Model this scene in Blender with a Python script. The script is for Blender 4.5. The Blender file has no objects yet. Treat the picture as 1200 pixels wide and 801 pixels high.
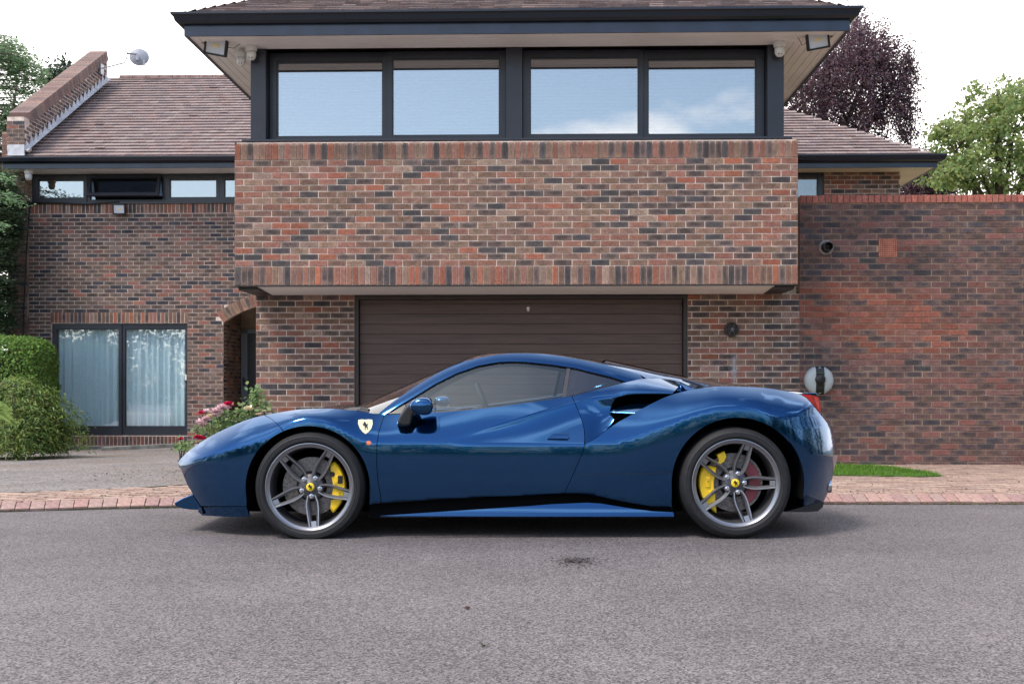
import bpy, bmesh, math, random
import numpy as np
from mathutils import Vector, Matrix, geometry
from mathutils import noise as mnoise
S = bpy.context.scene
COL = S.collection
rnd = random.Random(7)
R = math.radians
PI = math.pi

# ------------------------------------------------------------------ camera, sky, sun, exposure
FPX, CH, HZ = 1400.0, 0.952, 452.0          # focal length in photo pixels, eye height, horizon row
cam_d = bpy.data.cameras.new('camera'); cam = bpy.data.objects.new('camera', cam_d); COL.objects.link(cam)
cam_d.sensor_width = 36; cam_d.lens = FPX/1200*36; cam_d.shift_y = (HZ-400.5)/1200
cam_d.clip_start = 0.1; cam_d.clip_end = 2000
cam.location = (0, 0, CH); cam.rotation_euler = (R(90), 0, 0)
S.camera = cam

SUN_EL, SUN_AZ = 56, 226                     # compass degrees of the sun, clockwise from +Y
w = bpy.data.worlds.new('World'); S.world = w; w.use_nodes = True
nt = w.node_tree; nd = nt.nodes; bg = nd['Background']
sky = nd.new('ShaderNodeTexSky'); sky.sky_type = 'NISHITA'; sky.sun_disc = False
sky.sun_elevation = R(SUN_EL); sky.sun_rotation = R(SUN_AZ); sky.air_density = 1.0; sky.dust_density = 1.2; sky.ozone_density = 1.0
tc = nd.new('ShaderNodeTexCoord'); mp = nd.new('ShaderNodeMapping'); mp.inputs['Scale'].default_value = (1, 1, 2.2)
mp.inputs['Location'].default_value = (0.35, 0.1, 0.0)
ns = nd.new('ShaderNodeTexNoise'); ns.inputs['Scale'].default_value = 2.1; ns.inputs['Detail'].default_value = 9; ns.inputs['Roughness'].default_value = 0.55
cr = nd.new('ShaderNodeValToRGB'); cr.color_ramp.elements[0].position = 0.53; cr.color_ramp.elements[1].position = 0.64
cr.color_ramp.elements[0].color = (0.05, 0.05, 0.05, 1); cr.color_ramp.elements[1].color = (0.95, 0.95, 0.95, 1)
mx = nd.new('ShaderNodeMix'); mx.data_type = 'RGBA'; mx.inputs[7].default_value = (11.0, 10.6, 10.4, 1)
nt.links.new(tc.outputs['Generated'], mp.inputs['Vector']); nt.links.new(mp.outputs[0], ns.inputs['Vector'])
sx = nd.new('ShaderNodeSeparateXYZ'); nt.links.new(tc.outputs['Generated'], sx.inputs[0])   # thicker cloud to the north, beyond the house
ma = nd.new('ShaderNodeMath'); ma.operation = 'MULTIPLY_ADD'; ma.use_clamp = True; ma.inputs[1].default_value = 1.0
nt.links.new(ns.outputs[0], cr.inputs[0]); mxy = nd.new('ShaderNodeMath'); mxy.operation = 'MAXIMUM'; mxy.inputs[1].default_value = -.12; nt.links.new(sx.outputs['Y'], mxy.inputs[0]); nt.links.new(mxy.outputs[0], ma.inputs[0]); nt.links.new(cr.outputs[0], ma.inputs[2]); nt.links.new(ma.outputs[0], mx.inputs[0])
nt.links.new(sky.outputs[0], mx.inputs[6]); nt.links.new(mx.outputs[2], bg.inputs['Color'])
bg.inputs['Strength'].default_value = 0.15

sd = bpy.data.lights.new('sun', 'SUN'); sun = bpy.data.objects.new('sun', sd); COL.objects.link(sun)
sd.energy = 1.8; sd.angle = R(14); sd.color = (1.0, 0.92, 0.82)
az, el = R(SUN_AZ), R(SUN_EL)
sdir = Vector((math.sin(az)*math.cos(el), math.cos(az)*math.cos(el), math.sin(el)))
sun.rotation_euler = sdir.to_track_quat('Z', 'Y').to_euler()
S.view_settings.view_transform = 'Standard'; S.view_settings.look = 'None'
S.view_settings.exposure = 0.84; S.view_settings.gamma = 1.0
S.cycles.max_bounces = 8; S.cycles.transparent_max_bounces = 12

# ------------------------------------------------------------------ helpers
def lin(r, g, b):
    f = lambda c: (c/255/12.92) if c/255 <= .04045 else ((c/255+.055)/1.055)**2.4
    return (f(r), f(g), f(b), 1)

TH = math.atan(40/1400); CT, ST = math.cos(TH), math.sin(TH)   # the house is turned a little from the camera axis
def hp(px, py, hy):
    """house coordinates (hx, hy, z) of the point on the vertical plane hy seen at a photo pixel"""
    k = (px-600)/FPX
    hx = hy*(k*CT-ST)/(CT+k*ST)
    Y = -hx*ST+hy*CT
    return (hx, hy, CH+(HZ-py)*Y/FPX)
def h2w(p): return (p[0]*CT+p[1]*ST, -p[0]*ST+p[1]*CT, p[2])
def wp(px, py, Y): return ((px-600)*Y/FPX, Y, CH+(HZ-py)*Y/FPX)
def wpz(px, py, z):
    Y = FPX*(CH-z)/(py-HZ); return ((px-600)*Y/FPX, Y, z)

BASE = {}
def tag(o, label=None, cat=None, group=None, kind=None):
    if label: o['label'] = label
    if cat: o['category'] = cat
    if group: o['group'] = group
    if kind: o['kind'] = kind
    return o
def thing(name, base, label, cat, group=None, house=True):
    o = bpy.data.objects.new(name, None); COL.objects.link(o); o.empty_display_size = .2
    o.location = h2w(base) if house else base
    if house: o.rotation_euler = (0, 0, -TH)
    BASE[o.name] = Vector(base)
    return tag(o, label, cat, group)

class MB:
    """collects geometry and links it as one mesh object"""
    def __init__(s): s.v = []; s.f = []; s.uv = []; s.a = []; s.b = []; s.useuv = False
    def face(s, pts, uv=None, ca=None, cb=None):
        n = len(s.v); s.v += [tuple(p) for p in pts]; s.f.append(tuple(range(n, n+len(pts))))
        s.uv += list(uv) if uv else [(0, 0)]*len(pts); s.a.append(ca or (1, 1, 1, 1)); s.b.append(cb or (1, 1, 1, 1))
        if ca: s.useuv = True
    def mesh(s, vs, fs):
        n = len(s.v); s.v += [tuple(p) for p in vs]
        for f in fs:
            s.f.append(tuple(i+n for i in f)); s.uv += [(0, 0)]*len(f); s.a.append((1, 1, 1, 1)); s.b.append((1, 1, 1, 1))
    def box(s, x0, x1, y0, y1, z0, z1):
        x0, x1 = sorted((x0, x1)); y0, y1 = sorted((y0, y1)); z0, z1 = sorted((z0, z1))
        v = [(x0,y0,z0),(x1,y0,z0),(x1,y1,z0),(x0,y1,z0),(x0,y0,z1),(x1,y0,z1),(x1,y1,z1),(x0,y1,z1)]
        s.mesh(v, [(0,3,2,1),(4,5,6,7),(0,1,5,4),(1,2,6,5),(2,3,7,6),(3,0,4,7)])
    def bbox(s, x0, x1, y0, y1, z0, z1, b=.005, M=None):
        bm = bmesh.new(); bmesh.ops.create_cube(bm, size=1)
        bmesh.ops.scale(bm, vec=(abs(x1-x0), abs(y1-y0), abs(z1-z0)), verts=bm.verts)
        bmesh.ops.bevel(bm, geom=bm.edges[:], offset=b, segments=2, profile=.5, affect='EDGES')
        bmesh.ops.translate(bm, vec=((x0+x1)/2, (y0+y1)/2, (z0+z1)/2), verts=bm.verts)
        if M is not None: bm.transform(M)
        s.bm(bm)
    def bm(s, bm):
        bm.verts.index_update()
        s.mesh([v.co[:] for v in bm.verts], [tuple(v.index for v in f.verts) for f in bm.faces]); bm.free()
    def tube(s, pts, r, n=8, cap=True):
        pts = [Vector(p) for p in pts]; rs = r if isinstance(r, (list, tuple)) else [r]*len(pts)
        vs = []; fs = []
        for i, p in enumerate(pts):
            d = (pts[min(i+1, len(pts)-1)]-pts[max(i-1, 0)]).normalized()
            a = d.orthogonal().normalized() if i == 0 else (pa - d*pa.dot(d)).normalized()
            pa = a; b = d.cross(a)
            for k in range(n):
                t = 2*PI*k/n; vs.append(p+(a*math.cos(t)+b*math.sin(t))*rs[i])
        for i in range(len(pts)-1):
            for k in range(n):
                fs.append((i*n+k, i*n+(k+1) % n, (i+1)*n+(k+1) % n, (i+1)*n+k))
        if cap: fs += [tuple(range(n))[::-1], tuple(range((len(pts)-1)*n, len(pts)*n))]
        s.mesh(vs, fs)
    def prism(s, poly, d):
        """poly: 3D points of one face, extruded by vector d"""
        n = len(poly); d = Vector(d); vs = [Vector(p) for p in poly]+[Vector(p)+d for p in poly]
        fs = [tuple(range(n)), tuple(range(2*n-1, n-1, -1))]+[(i, i+n, (i+1) % n+n, (i+1) % n) for i in range(n)]
        s.mesh(vs, fs)
    def lathe(s, prof, n=48, c=(0, 0, 0), axis='Y', closed=False):
        """prof: (radius, offset along the axis)"""
        vs = []; m = len(prof)
        for k in range(n):
            t = 2*PI*k/n; ct, st = math.cos(t), math.sin(t)
            for r, o in prof:
                vs.append((c[0]+r*ct, c[1]+o, c[2]+r*st) if axis == 'Y' else (c[0]+r*ct, c[1]+r*st, c[2]+o))
        fs = []
        for k in range(n):
            k2 = (k+1) % n
            for j in range(m if closed else m-1):
                j2 = (j+1) % m
                fs.append((k*m+j, k*m+j2, k2*m+j2, k2*m+j))
        s.mesh(vs, fs)
    def build(s, name, mat, parent=None, smooth=False, label=None, kind=None, angle=None, base=None):
        me = bpy.data.meshes.new(name)
        b = BASE.get(parent.name, Vector((0, 0, 0))) if parent is not None else Vector((0, 0, 0))
        if base is not None: b = Vector(base)
        va = np.array(s.v, dtype=np.float64).reshape(-1, 3)-np.array(b)
        me.from_pydata(va.tolist(), [], s.f)
        if s.useuv:
            u = me.uv_layers.new(name='UVMap'); u.data.foreach_set('uv', np.array(s.uv, dtype=np.float32).ravel())
            for nm, arr in (('ca', s.a), ('cb', s.b)):
                at = me.attributes.new(nm, 'FLOAT_COLOR', 'FACE'); at.data.foreach_set('color', np.array(arr, dtype=np.float32).ravel())
        if smooth: me.polygons.foreach_set('use_smooth', [True]*len(me.polygons))
        if mat: me.materials.append(mat)
        me.validate(); me.update()
        if angle: 
            me.polygons.foreach_set('use_smooth', [True]*len(me.polygons)); me.set_sharp_from_angle(angle=R(angle))
        o = bpy.data.objects.new(name, me); COL.objects.link(o)
        if parent is not None: o.parent = parent; BASE[o.name] = b
        if label: o['label'] = label
        if kind: o['kind'] = kind
        return o

def mat(name, col, rough=.6, metal=0.0, **kw):
    m = bpy.data.materials.new(name); m.use_nodes = True
    p = m.node_tree.nodes['Principled BSDF']
    p.inputs['Base Color'].default_value = col; p.inputs['Roughness'].default_value = rough; p.inputs['Metallic'].default_value = metal
    for k, v in kw.items(): p.inputs[k.replace('_', ' ')].default_value = v
    return m
def noisy(m, scale, amount, bump=0.0, coord='Object', detail=6, dist=.01, c2=None, lo=.35, hi=.65):
    """mottle the base colour of a material with noise and give it fine relief"""
    t = m.node_tree; n = t.nodes; p = n['Principled BSDF']; c = p.inputs['Base Color'].default_value[:]
    g = n.new('ShaderNodeTexCoord'); z = n.new('ShaderNodeTexNoise'); z.inputs['Scale'].default_value = scale; z.inputs['Detail'].default_value = detail
    t.links.new(g.outputs[coord], z.inputs['Vector'])
    r = n.new('ShaderNodeValToRGB'); r.color_ramp.elements[0].position = lo; r.color_ramp.elements[1].position = hi
    k = 1-amount
    r.color_ramp.elements[0].color = (c[0]*k, c[1]*k, c[2]*k, 1) if c2 is None else c2
    r.color_ramp.elements[1].color = (min(1, c[0]*(1+amount)), min(1, c[1]*(1+amount)), min(1, c[2]*(1+amount)), 1) if c2 is None else c
    t.links.new(z.outputs[0], r.inputs[0]); t.links.new(r.outputs[0], p.inputs['Base Color'])
    if bump:
        b = n.new('ShaderNodeBump'); b.inputs['Strength'].default_value = bump; b.inputs['Distance'].default_value = dist
        t.links.new(z.outputs[0], b.inputs['Height']); t.links.new(b.outputs[0], p.inputs['Normal'])
    return m

# ------------------------------------------------------------------ materials
def brick_mat():
    m = bpy.data.materials.new('brick'); m.use_nodes = True; t = m.node_tree; n = t.nodes; p = n['Principled BSDF']; L = t.links.new
    a = n.new('ShaderNodeAttribute'); a.attribute_name = 'ca'; b = n.new('ShaderNodeAttribute'); b.attribute_name = 'cb'
    uv = n.new('ShaderNodeUVMap'); uv.uv_map = 'UVMap'
    g = n.new('ShaderNodeNewGeometry'); z = n.new('ShaderNodeTexNoise'); z.inputs['Scale'].default_value = 14; z.inputs['Detail'].default_value = 7
    L(g.outputs['Position'], z.inputs['Vector'])
    z2 = n.new('ShaderNodeTexNoise'); z2.inputs['Scale'].default_value = 48; z2.inputs['Detail'].default_value = 8; z2.inputs['Roughness'].default_value = .7; L(g.outputs['Position'], z2.inputs['Vector'])
    # the darker fired middle of each brick: distance from its centre, broken by noise
    sub = n.new('ShaderNodeVectorMath'); sub.operation = 'SUBTRACT'; sub.inputs[1].default_value = (.5, .5, 0); L(uv.outputs[0], sub.inputs[0])
    ln = n.new('ShaderNodeVectorMath'); ln.operation = 'LENGTH'; L(sub.outputs[0], ln.inputs[0])
    ad = n.new('ShaderNodeMath'); ad.operation = 'MULTIPLY_ADD'; ad.inputs[1].default_value = .9; L(z.outputs[0], ad.inputs[0]); L(ln.outputs['Value'], ad.inputs[2])
    rr = n.new('ShaderNodeMapRange'); rr.inputs[1].default_value = .70; rr.inputs[2].default_value = .98; L(ad.outputs[0], rr.inputs[0])
    mx = n.new('ShaderNodeMix'); mx.data_type = 'RGBA'; L(rr.outputs[0], mx.inputs[0]); L(b.outputs['Color'], mx.inputs[6]); L(a.outputs['Color'], mx.inputs[7])
    v = n.new('ShaderNodeMapRange'); v.inputs[1].default_value = .3; v.inputs[2].default_value = .7; v.inputs[3].default_value = .55; v.inputs[4].default_value = 1.5; L(z2.outputs[0], v.inputs[0])
    mm = n.new('ShaderNodeMix'); mm.data_type = 'RGBA'; mm.blend_type = 'MULTIPLY'; mm.inputs[0].default_value = 1; L(mx.outputs[2], mm.inputs[6]); L(v.outputs[0], mm.inputs[7])
    # pale efflorescence in patches
    z3 = n.new('ShaderNodeTexNoise'); z3.inputs['Scale'].default_value = 1.7; z3.inputs['Detail'].default_value = 8; z3.inputs['Roughness'].default_value = .7; L(g.outputs['Position'], z3.inputs['Vector'])
    r3 = n.new('ShaderNodeMapRange'); r3.inputs[1].default_value = .60; r3.inputs[2].default_value = .85; r3.inputs[4].default_value = .5; L(z3.outputs[0], r3.inputs[0])
    me = n.new('ShaderNodeMix'); me.data_type = 'RGBA'; L(r3.outputs[0], me.inputs[0]); L(mm.outputs[2], me.inputs[6]); me.inputs[7].default_value = (.36, .32, .32, 1)
    L(me.outputs[2], p.inputs['Base Color']); p.inputs['Roughness'].default_value = .85; p.inputs['Specular IOR Level'].default_value = .25
    bp = n.new('ShaderNodeBump'); bp.inputs['Strength'].default_value = .5; bp.inputs['Distance'].default_value = .006; L(z2.outputs[0], bp.inputs['Height']); L(bp.outputs[0], p.inputs['Normal'])
    return m
M_BRICK = brick_mat()
M_MORTAR = noisy(mat('mortar', (.60, .50, .43, 1), .95), 9, .25, .3)
M_MORTAR_DARK = noisy(mat('weathered_mortar', (.25, .195, .15, 1), .95), 2.5, .5, .3)
M_FRAME = noisy(mat('slate_paint', (.021, .023, .034, 1), .38), 4, .15)
M_FASCIA = noisy(mat('blue_black_paint', (.017, .028, .055, 1), .28), 3, .25)
M_GUTTER = mat('black_gutter', (.010, .013, .022, 1), .25)
M_SOFFIT = noisy(mat('soffit_board', (.86, .82, .80, 1), .5), 1.5, .06)
M_TIMBER = noisy(mat('dark_timber', (.028, .018, .016, 1), .5), 6, .3)
M_WHITE = mat('white_plastic', (.72, .71, .68, 1), .35)
M_BLACK = mat('black_plastic', (.012, .012, .013, 1), .4)
M_LEAD = noisy(mat('lead', (.52, .53, .56, 1), .55), 8, .2)
M_DARKROOM = mat('dark_room', (.03, .03, .035, 1), .9)
M_CURTAIN = mat('curtain_cloth', (.78, .90, .94, 1), .9)
M_BLIND = mat('blind_slat', (.68, .70, .72, 1), .6)

def glass_mat(name, refl, tint, rough=0.0, gc=(.97, .98, 1, 1)):
    m = bpy.data.materials.new(name); m.use_nodes = True; t = m.node_tree; n = t.nodes; L = t.links.new
    n.remove(n['Principled BSDF']); out = n['Material Output']
    tr = n.new('ShaderNodeBsdfTransparent'); tr.inputs[0].default_value = tint
    gl = n.new('ShaderNodeBsdfGlossy'); gl.inputs['Roughness'].default_value = rough; gl.inputs[0].default_value = gc
    fr = n.new('ShaderNodeFresnel'); ge = n.new('ShaderNodeNewGeometry'); io = n.new('ShaderNodeMath'); io.operation = 'MULTIPLY_ADD'
    io.inputs[1].default_value = 1/1.5-1.5; io.inputs[2].default_value = 1.5; L(ge.outputs['Backfacing'], io.inputs[0]); L(io.outputs[0], fr.inputs[0])   # same reflectance from both sides of a thin pane
    ad = n.new('ShaderNodeMath'); ad.operation = 'ADD'; ad.use_clamp = True; ad.inputs[1].default_value = refl; L(fr.outputs[0], ad.inputs[0])
    mx = n.new('ShaderNodeMixShader'); L(ad.outputs[0], mx.inputs[0]); L(tr.outputs[0], mx.inputs[1]); L(gl.outputs[0], mx.inputs[2]); L(mx.outputs[0], out.inputs[0])
    return m
M_GLASS_UP = glass_mat('coated_glazing', .30, (.66, .71, .76, 1), gc=(1, .965, .91, 1))
M_GLASS_DIM = glass_mat('dim_glazing', .0, (.35, .38, .42, 1), gc=(.5, .5, .52, 1))
M_GLASS = glass_mat('glazing', .10, (.93, .96, .97, 1))

def garage_mat():
    m = mat('brown_wood', (.040, .026, .022, 1), .5); t = m.node_tree; n = t.nodes; p = n['Principled BSDF']; L = t.links.new
    g = n.new('ShaderNodeTexCoord'); mp = n.new('ShaderNodeMapping'); mp.inputs['Scale'].default_value = (.55, 1, 16); L(g.outputs['Object'], mp.inputs[0])
    z = n.new('ShaderNodeTexNoise'); z.inputs['Scale'].default_value = 3.2; z.inputs['Detail'].default_value = 8; z.inputs['Roughness'].default_value = .7; L(mp.outputs[0], z.inputs['Vector'])
    r = n.new('ShaderNodeValToRGB'); r.color_ramp.elements[0].position = .32; r.color_ramp.elements[1].position = .75
    r.color_ramp.elements[0].color = (.046, .025, .018, 1); r.color_ramp.elements[1].color = (.125, .070, .052, 1); L(z.outputs[0], r.inputs[0]); L(r.outputs[0], p.inputs['Base Color'])
    return m
M_GARAGE = garage_mat()

# ------------------------------------------------------------------ bricks
PAL = [  # (weight, edge colour, middle colour)
    (.26, (.270, .132, .098), (.230, .108, .080)), (.21, (.235, .140, .100), (.165, .100, .078)), (.22, (.172, .116, .096), (.082, .064, .060)),
    (.12, (.094, .078, .073), (.062, .054, .056)), (.10, (.275, .175, .125), (.20, .13, .095)), (.06, (.30, .118, .075), (.27, .10, .065)), (.04, (.31, .21, .165), (.25, .165, .13))]
PAL_ORANGE = ((.38, .135, .080), (.36, .13, .075))
PAL_L = [(.10, (.22, .115, .095), (.18, .092, .08)), (.30, (.185, .120, .096), (.13, .092, .078)), (.24, (.155, .106, .088), (.076, .062, .060)), (.14, (.075, .066, .074), (.048, .047, .058)), (.18, (.20, .14, .118), (.15, .112, .10)), (.04, (.27, .125, .095), (.25, .11, .085))]
PAL_R = [(.16, (.165, .088, .078), (.13, .070, .066)), (.34, (.155, .092, .076), (.092, .064, .060)), (.26, (.135, .085, .074), (.066, .052, .055)), (.10, (.085, .066, .066), (.052, .046, .052)), (.12, (.20, .088, .074), (.17, .075, .064))]
PAL_RR = [(.5, (.25, .095, .065), (.215, .078, .056)), (.3, (.20, .098, .075), (.15, .075, .062)), (.2, (.15, .088, .075), (.07, .055, .056))]
PAL_P = [(.6, (.20, .145, .128), (.18, .125, .112)), (.4, (.235, .15, .128), (.21, .135, .115))]
PAL_COPE = [(1, (.33, .115, .085), (.33, .115, .09))]
def pick(pal, r=rnd):
    if pal is PAL and r.random() < .007: c = PAL_ORANGE
    else:
        x = r.random()*sum(p[0] for p in pal); c = pal[-1][1:]
        for p in pal:
            x -= p[0]
            if x <= 0: c = p[1:]; break
    k = r.uniform(.80, 1.20)*1.02
    return tuple(tuple(min(1, q*k*r.uniform(.96, 1.04)) for q in cc)+(1,) for cc in c)
def add_brick(mb, o, U, V, N, wd, ht, dp, cols, r=rnd):
    """a brick whose front face starts at o, spans U*wd and V*ht, sits proud along N; small chamfer"""
    o, U, V, N = Vector(o), Vector(U), Vector(V), Vector(N)
    c = .003; j = r.uniform(-.0012, .0012); b = -dp
    P = lambda u, v, n: o+U*u+V*v+N*(n+j)
    a0 = [P(c, c, 0), P(wd-c, c, 0), P(wd-c, ht-c, 0), P(c, ht-c, 0)]
    a1 = [P(0, 0, -c), P(wd, 0, -c), P(wd, ht, -c), P(0, ht, -c)]
    a2 = [P(0, 0, b), P(wd, 0, b), P(wd, ht, b), P(0, ht, b)]
    long = wd >= ht
    ar = .5  # keeps the dark middle elongated along the brick
    q = [(0, 0), (1, 0), (1, 1), (0, 1)]
    mb.face(a0, q, *cols)
    for i in range(4):
        k = (i+1) % 4
        mb.face([a1[i], a1[k], a0[k], a0[i]], [q[i], q[k], q[k], q[i]], *cols)
        mb.face([a2[i], a2[k], a1[k], a1[i]], [q[i], q[k], q[k], q[i]], *cols)
BL, BH, JT = .215, .065, .010
BRICK_PROTO = {}
def brick_protos(key, pal, n=36):
    if key not in BRICK_PROTO:
        out = []
        rr = random.Random(hash(key) % 1000+5) if False else random.Random(len(BRICK_PROTO)*17+5)
        for i in range(n):
            mb = MB(); add_brick(mb, (0, 0, 0), (1, 0, 0), (0, 0, 1), (0, -1, 0), BL, BH, .016, pick(pal, rr), rr)
            o = mb.build('brick', M_BRICK); out.append(o.data); bpy.data.objects.remove(o)
        BRICK_PROTO[key] = out
    return BRICK_PROTO[key]
def cells(x0, x1, z0, z1, ops):
    xs = sorted({x0, x1}|{min(max(v, x0), x1) for o in ops for v in o[:2]}); zs = sorted({z0, z1}|{min(max(v, z0), z1) for o in ops for v in o[2:4]})
    for i in range(len(xs)-1):
        for k in range(len(zs)-1):
            cx, cz = (xs[i]+xs[i+1])/2, (zs[k]+zs[k+1])/2
            if not any(o[0] < cx < o[1] and o[2] < cz < o[3] for o in ops) and xs[i+1]-xs[i] > 1e-4 and zs[k+1]-zs[k] > 1e-4: yield xs[i], xs[i+1], zs[k], zs[k+1]
def brick_wall(part_name, root, hy, x0, x1, z0, z1, ops=(), pal=PAL, mortar=None, zref=None, singles=0, xphase=0, thick=.1, skip=None, label=None, centre=None):
    """a wall facing the camera side: mortar slab as the part, its bricks as sub-parts or one joined mass"""
    mo = MB()
    for a, b, c, d in cells(x0, x1, z0, z1, ops): mo.box(a, b, hy+.006, hy+thick, c, d)
    part = mo.build(part_name, mortar or M_MORTAR, root, label=label)
    zr = z1 if zref is None else zref
    red = lambda u, z: pal is PAL_R and mnoise.noise(Vector((u*.55+4, z*1.1, 2.5)))+.25*mnoise.noise(Vector((u*3, z*5, 8)))-.28*max(0, z-1.6) > .10
    full = []; st = MB(); n0 = math.ceil((z0-zr)/(BH+JT)-.001); n1 = math.floor((z1-zr)/(BH+JT)+.001)
    for n in range(n0, n1):
        zb = zr+n*(BH+JT)+JT/2; zt = zb+BH; zm = (zb+zt)/2
        iv = [(x0, x1)]
        for o in ops:
            if o[2] < zm < o[3]:
                nv = []
                for a, b in iv:
                    if o[1] <= a or o[0] >= b: nv.append((a, b)); continue
                    if o[0] > a: nv.append((a, o[0]))
                    if o[1] < b: nv.append((o[1], b))
                iv = nv
        ph = ((n % 2)*.5+xphase)*(BL+JT)
        for a, b in iv:
            k = math.floor((a-x0-ph)/(BL+JT)); x = x0+ph+k*(BL+JT)
            while x < b:
                u0, u1 = max(x, a), min(x+BL, b)
                if u1-u0 > .02 and not (skip and skip((u0+u1)/2, zm, u0, u1, zb, zt)):
                    if u1-u0 > BL-.001: full.append((u0, zb))
                    else: add_brick(st, (u0, hy, zb), (1, 0, 0), (0, 0, 1), (0, -1, 0), u1-u0, BH, .016, pick(PAL_RR if red(u0, zb) else pal))
                x += BL+JT
    if singles:
        cx, cz = centre or ((x0+x1)/2, (z0+z1)/2)
        full.sort(key=lambda q: abs(q[0]-cx)*.35+abs(q[1]-cz))
        pr = brick_protos(part_name, pal); pr2 = brick_protos('red_stock', PAL_RR) if pal is PAL_R else pr; b = BASE[root.name]
        for i, (u, z) in enumerate(full[:singles]):
            o = bpy.data.objects.new('brick', (pr2 if red(u, z) else pr)[rnd.randrange(len(pr))]); COL.objects.link(o); o.parent = part
            o.location = Vector((u+rnd.uniform(-.001, .001), hy+rnd.uniform(-.0015, .0015), z+rnd.uniform(-.001, .001)))-b
    for u, z in full[singles:]: add_brick(st, (u, hy+rnd.uniform(-.0015, .0015), z), (1, 0, 0), (0, 0, 1), (0, -1, 0), BL, BH, .016, pick(PAL_RR if red(u, z) else pal))
    if st.f: st.build('brick_mass', M_BRICK, part, kind='stuff')
    return part
def soldiers(part, hy, x0, x1, z0, z1, pal=PAL, N=(0, -1, 0), wd=BH, name='soldier_course', tilt=0, proud=.0, gap=JT):
    st = MB(); n = max(1, round((x1-x0)/(wd+gap))); p = (x1-x0)/n
    for i in range(n):
        u = x0+i*p+gap/2
        add_brick(st, (u, hy-proud+tilt*0, z0+.005), (1, 0, 0), (0, tilt, 1), N, p-gap, z1-z0-.01, .016+proud, pick(pal))
    return st.build(name, M_BRICK, part, kind='stuff')

# ------------------------------------------------------------------ ground
KX = np.array([-40, -14, -9, -6, -3.86, -2.64, -1.0, 1.0, 2.5, 5, 9, 14, 40.])
KY = np.array([-6.0, 4.6, 7.0, 8.25, 9.02, 9.33, 9.52, 9.60, 9.60, 9.60, 9.6, 9.7, 10.2])
def pchip(xk, yk, x):
    xk, yk = np.asarray(xk, float), np.asarray(yk, float); x = np.asarray(x, float)
    h = np.diff(xk); d = np.diff(yk)/h; m = np.zeros_like(yk)
    m[0], m[-1] = d[0], d[-1]
    for i in range(1, len(xk)-1):
        if d[i-1]*d[i] > 0:
            w1, w2 = 2*h[i]+h[i-1], h[i]+2*h[i-1]; m[i] = (w1+w2)/(w1/d[i-1]+w2/d[i])
    i = np.clip(np.searchsorted(xk, x)-1, 0, len(xk)-2); t = (x-xk[i])/h[i]
    y = (yk[i]*(1+2*t)*(1-t)**2+h[i]*m[i]*t*(1-t)**2+yk[i+1]*t*t*(3-2*t)+h[i]*m[i+1]*t*t*(t-1))
    lo, hi = x < xk[0], x > xk[-1]
    return np.where(lo, yk[0]+m[0]*(x-xk[0]), np.where(hi, yk[-1]+m[-1]*(x-xk[-1]), y))
def kerb_y(x): return float(pchip(KX, KY, x))
def zg(X, Y):
    d = Y-kerb_y(X)-.16
    return .066-.0185*max(0, min(d, 13.5))
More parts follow.
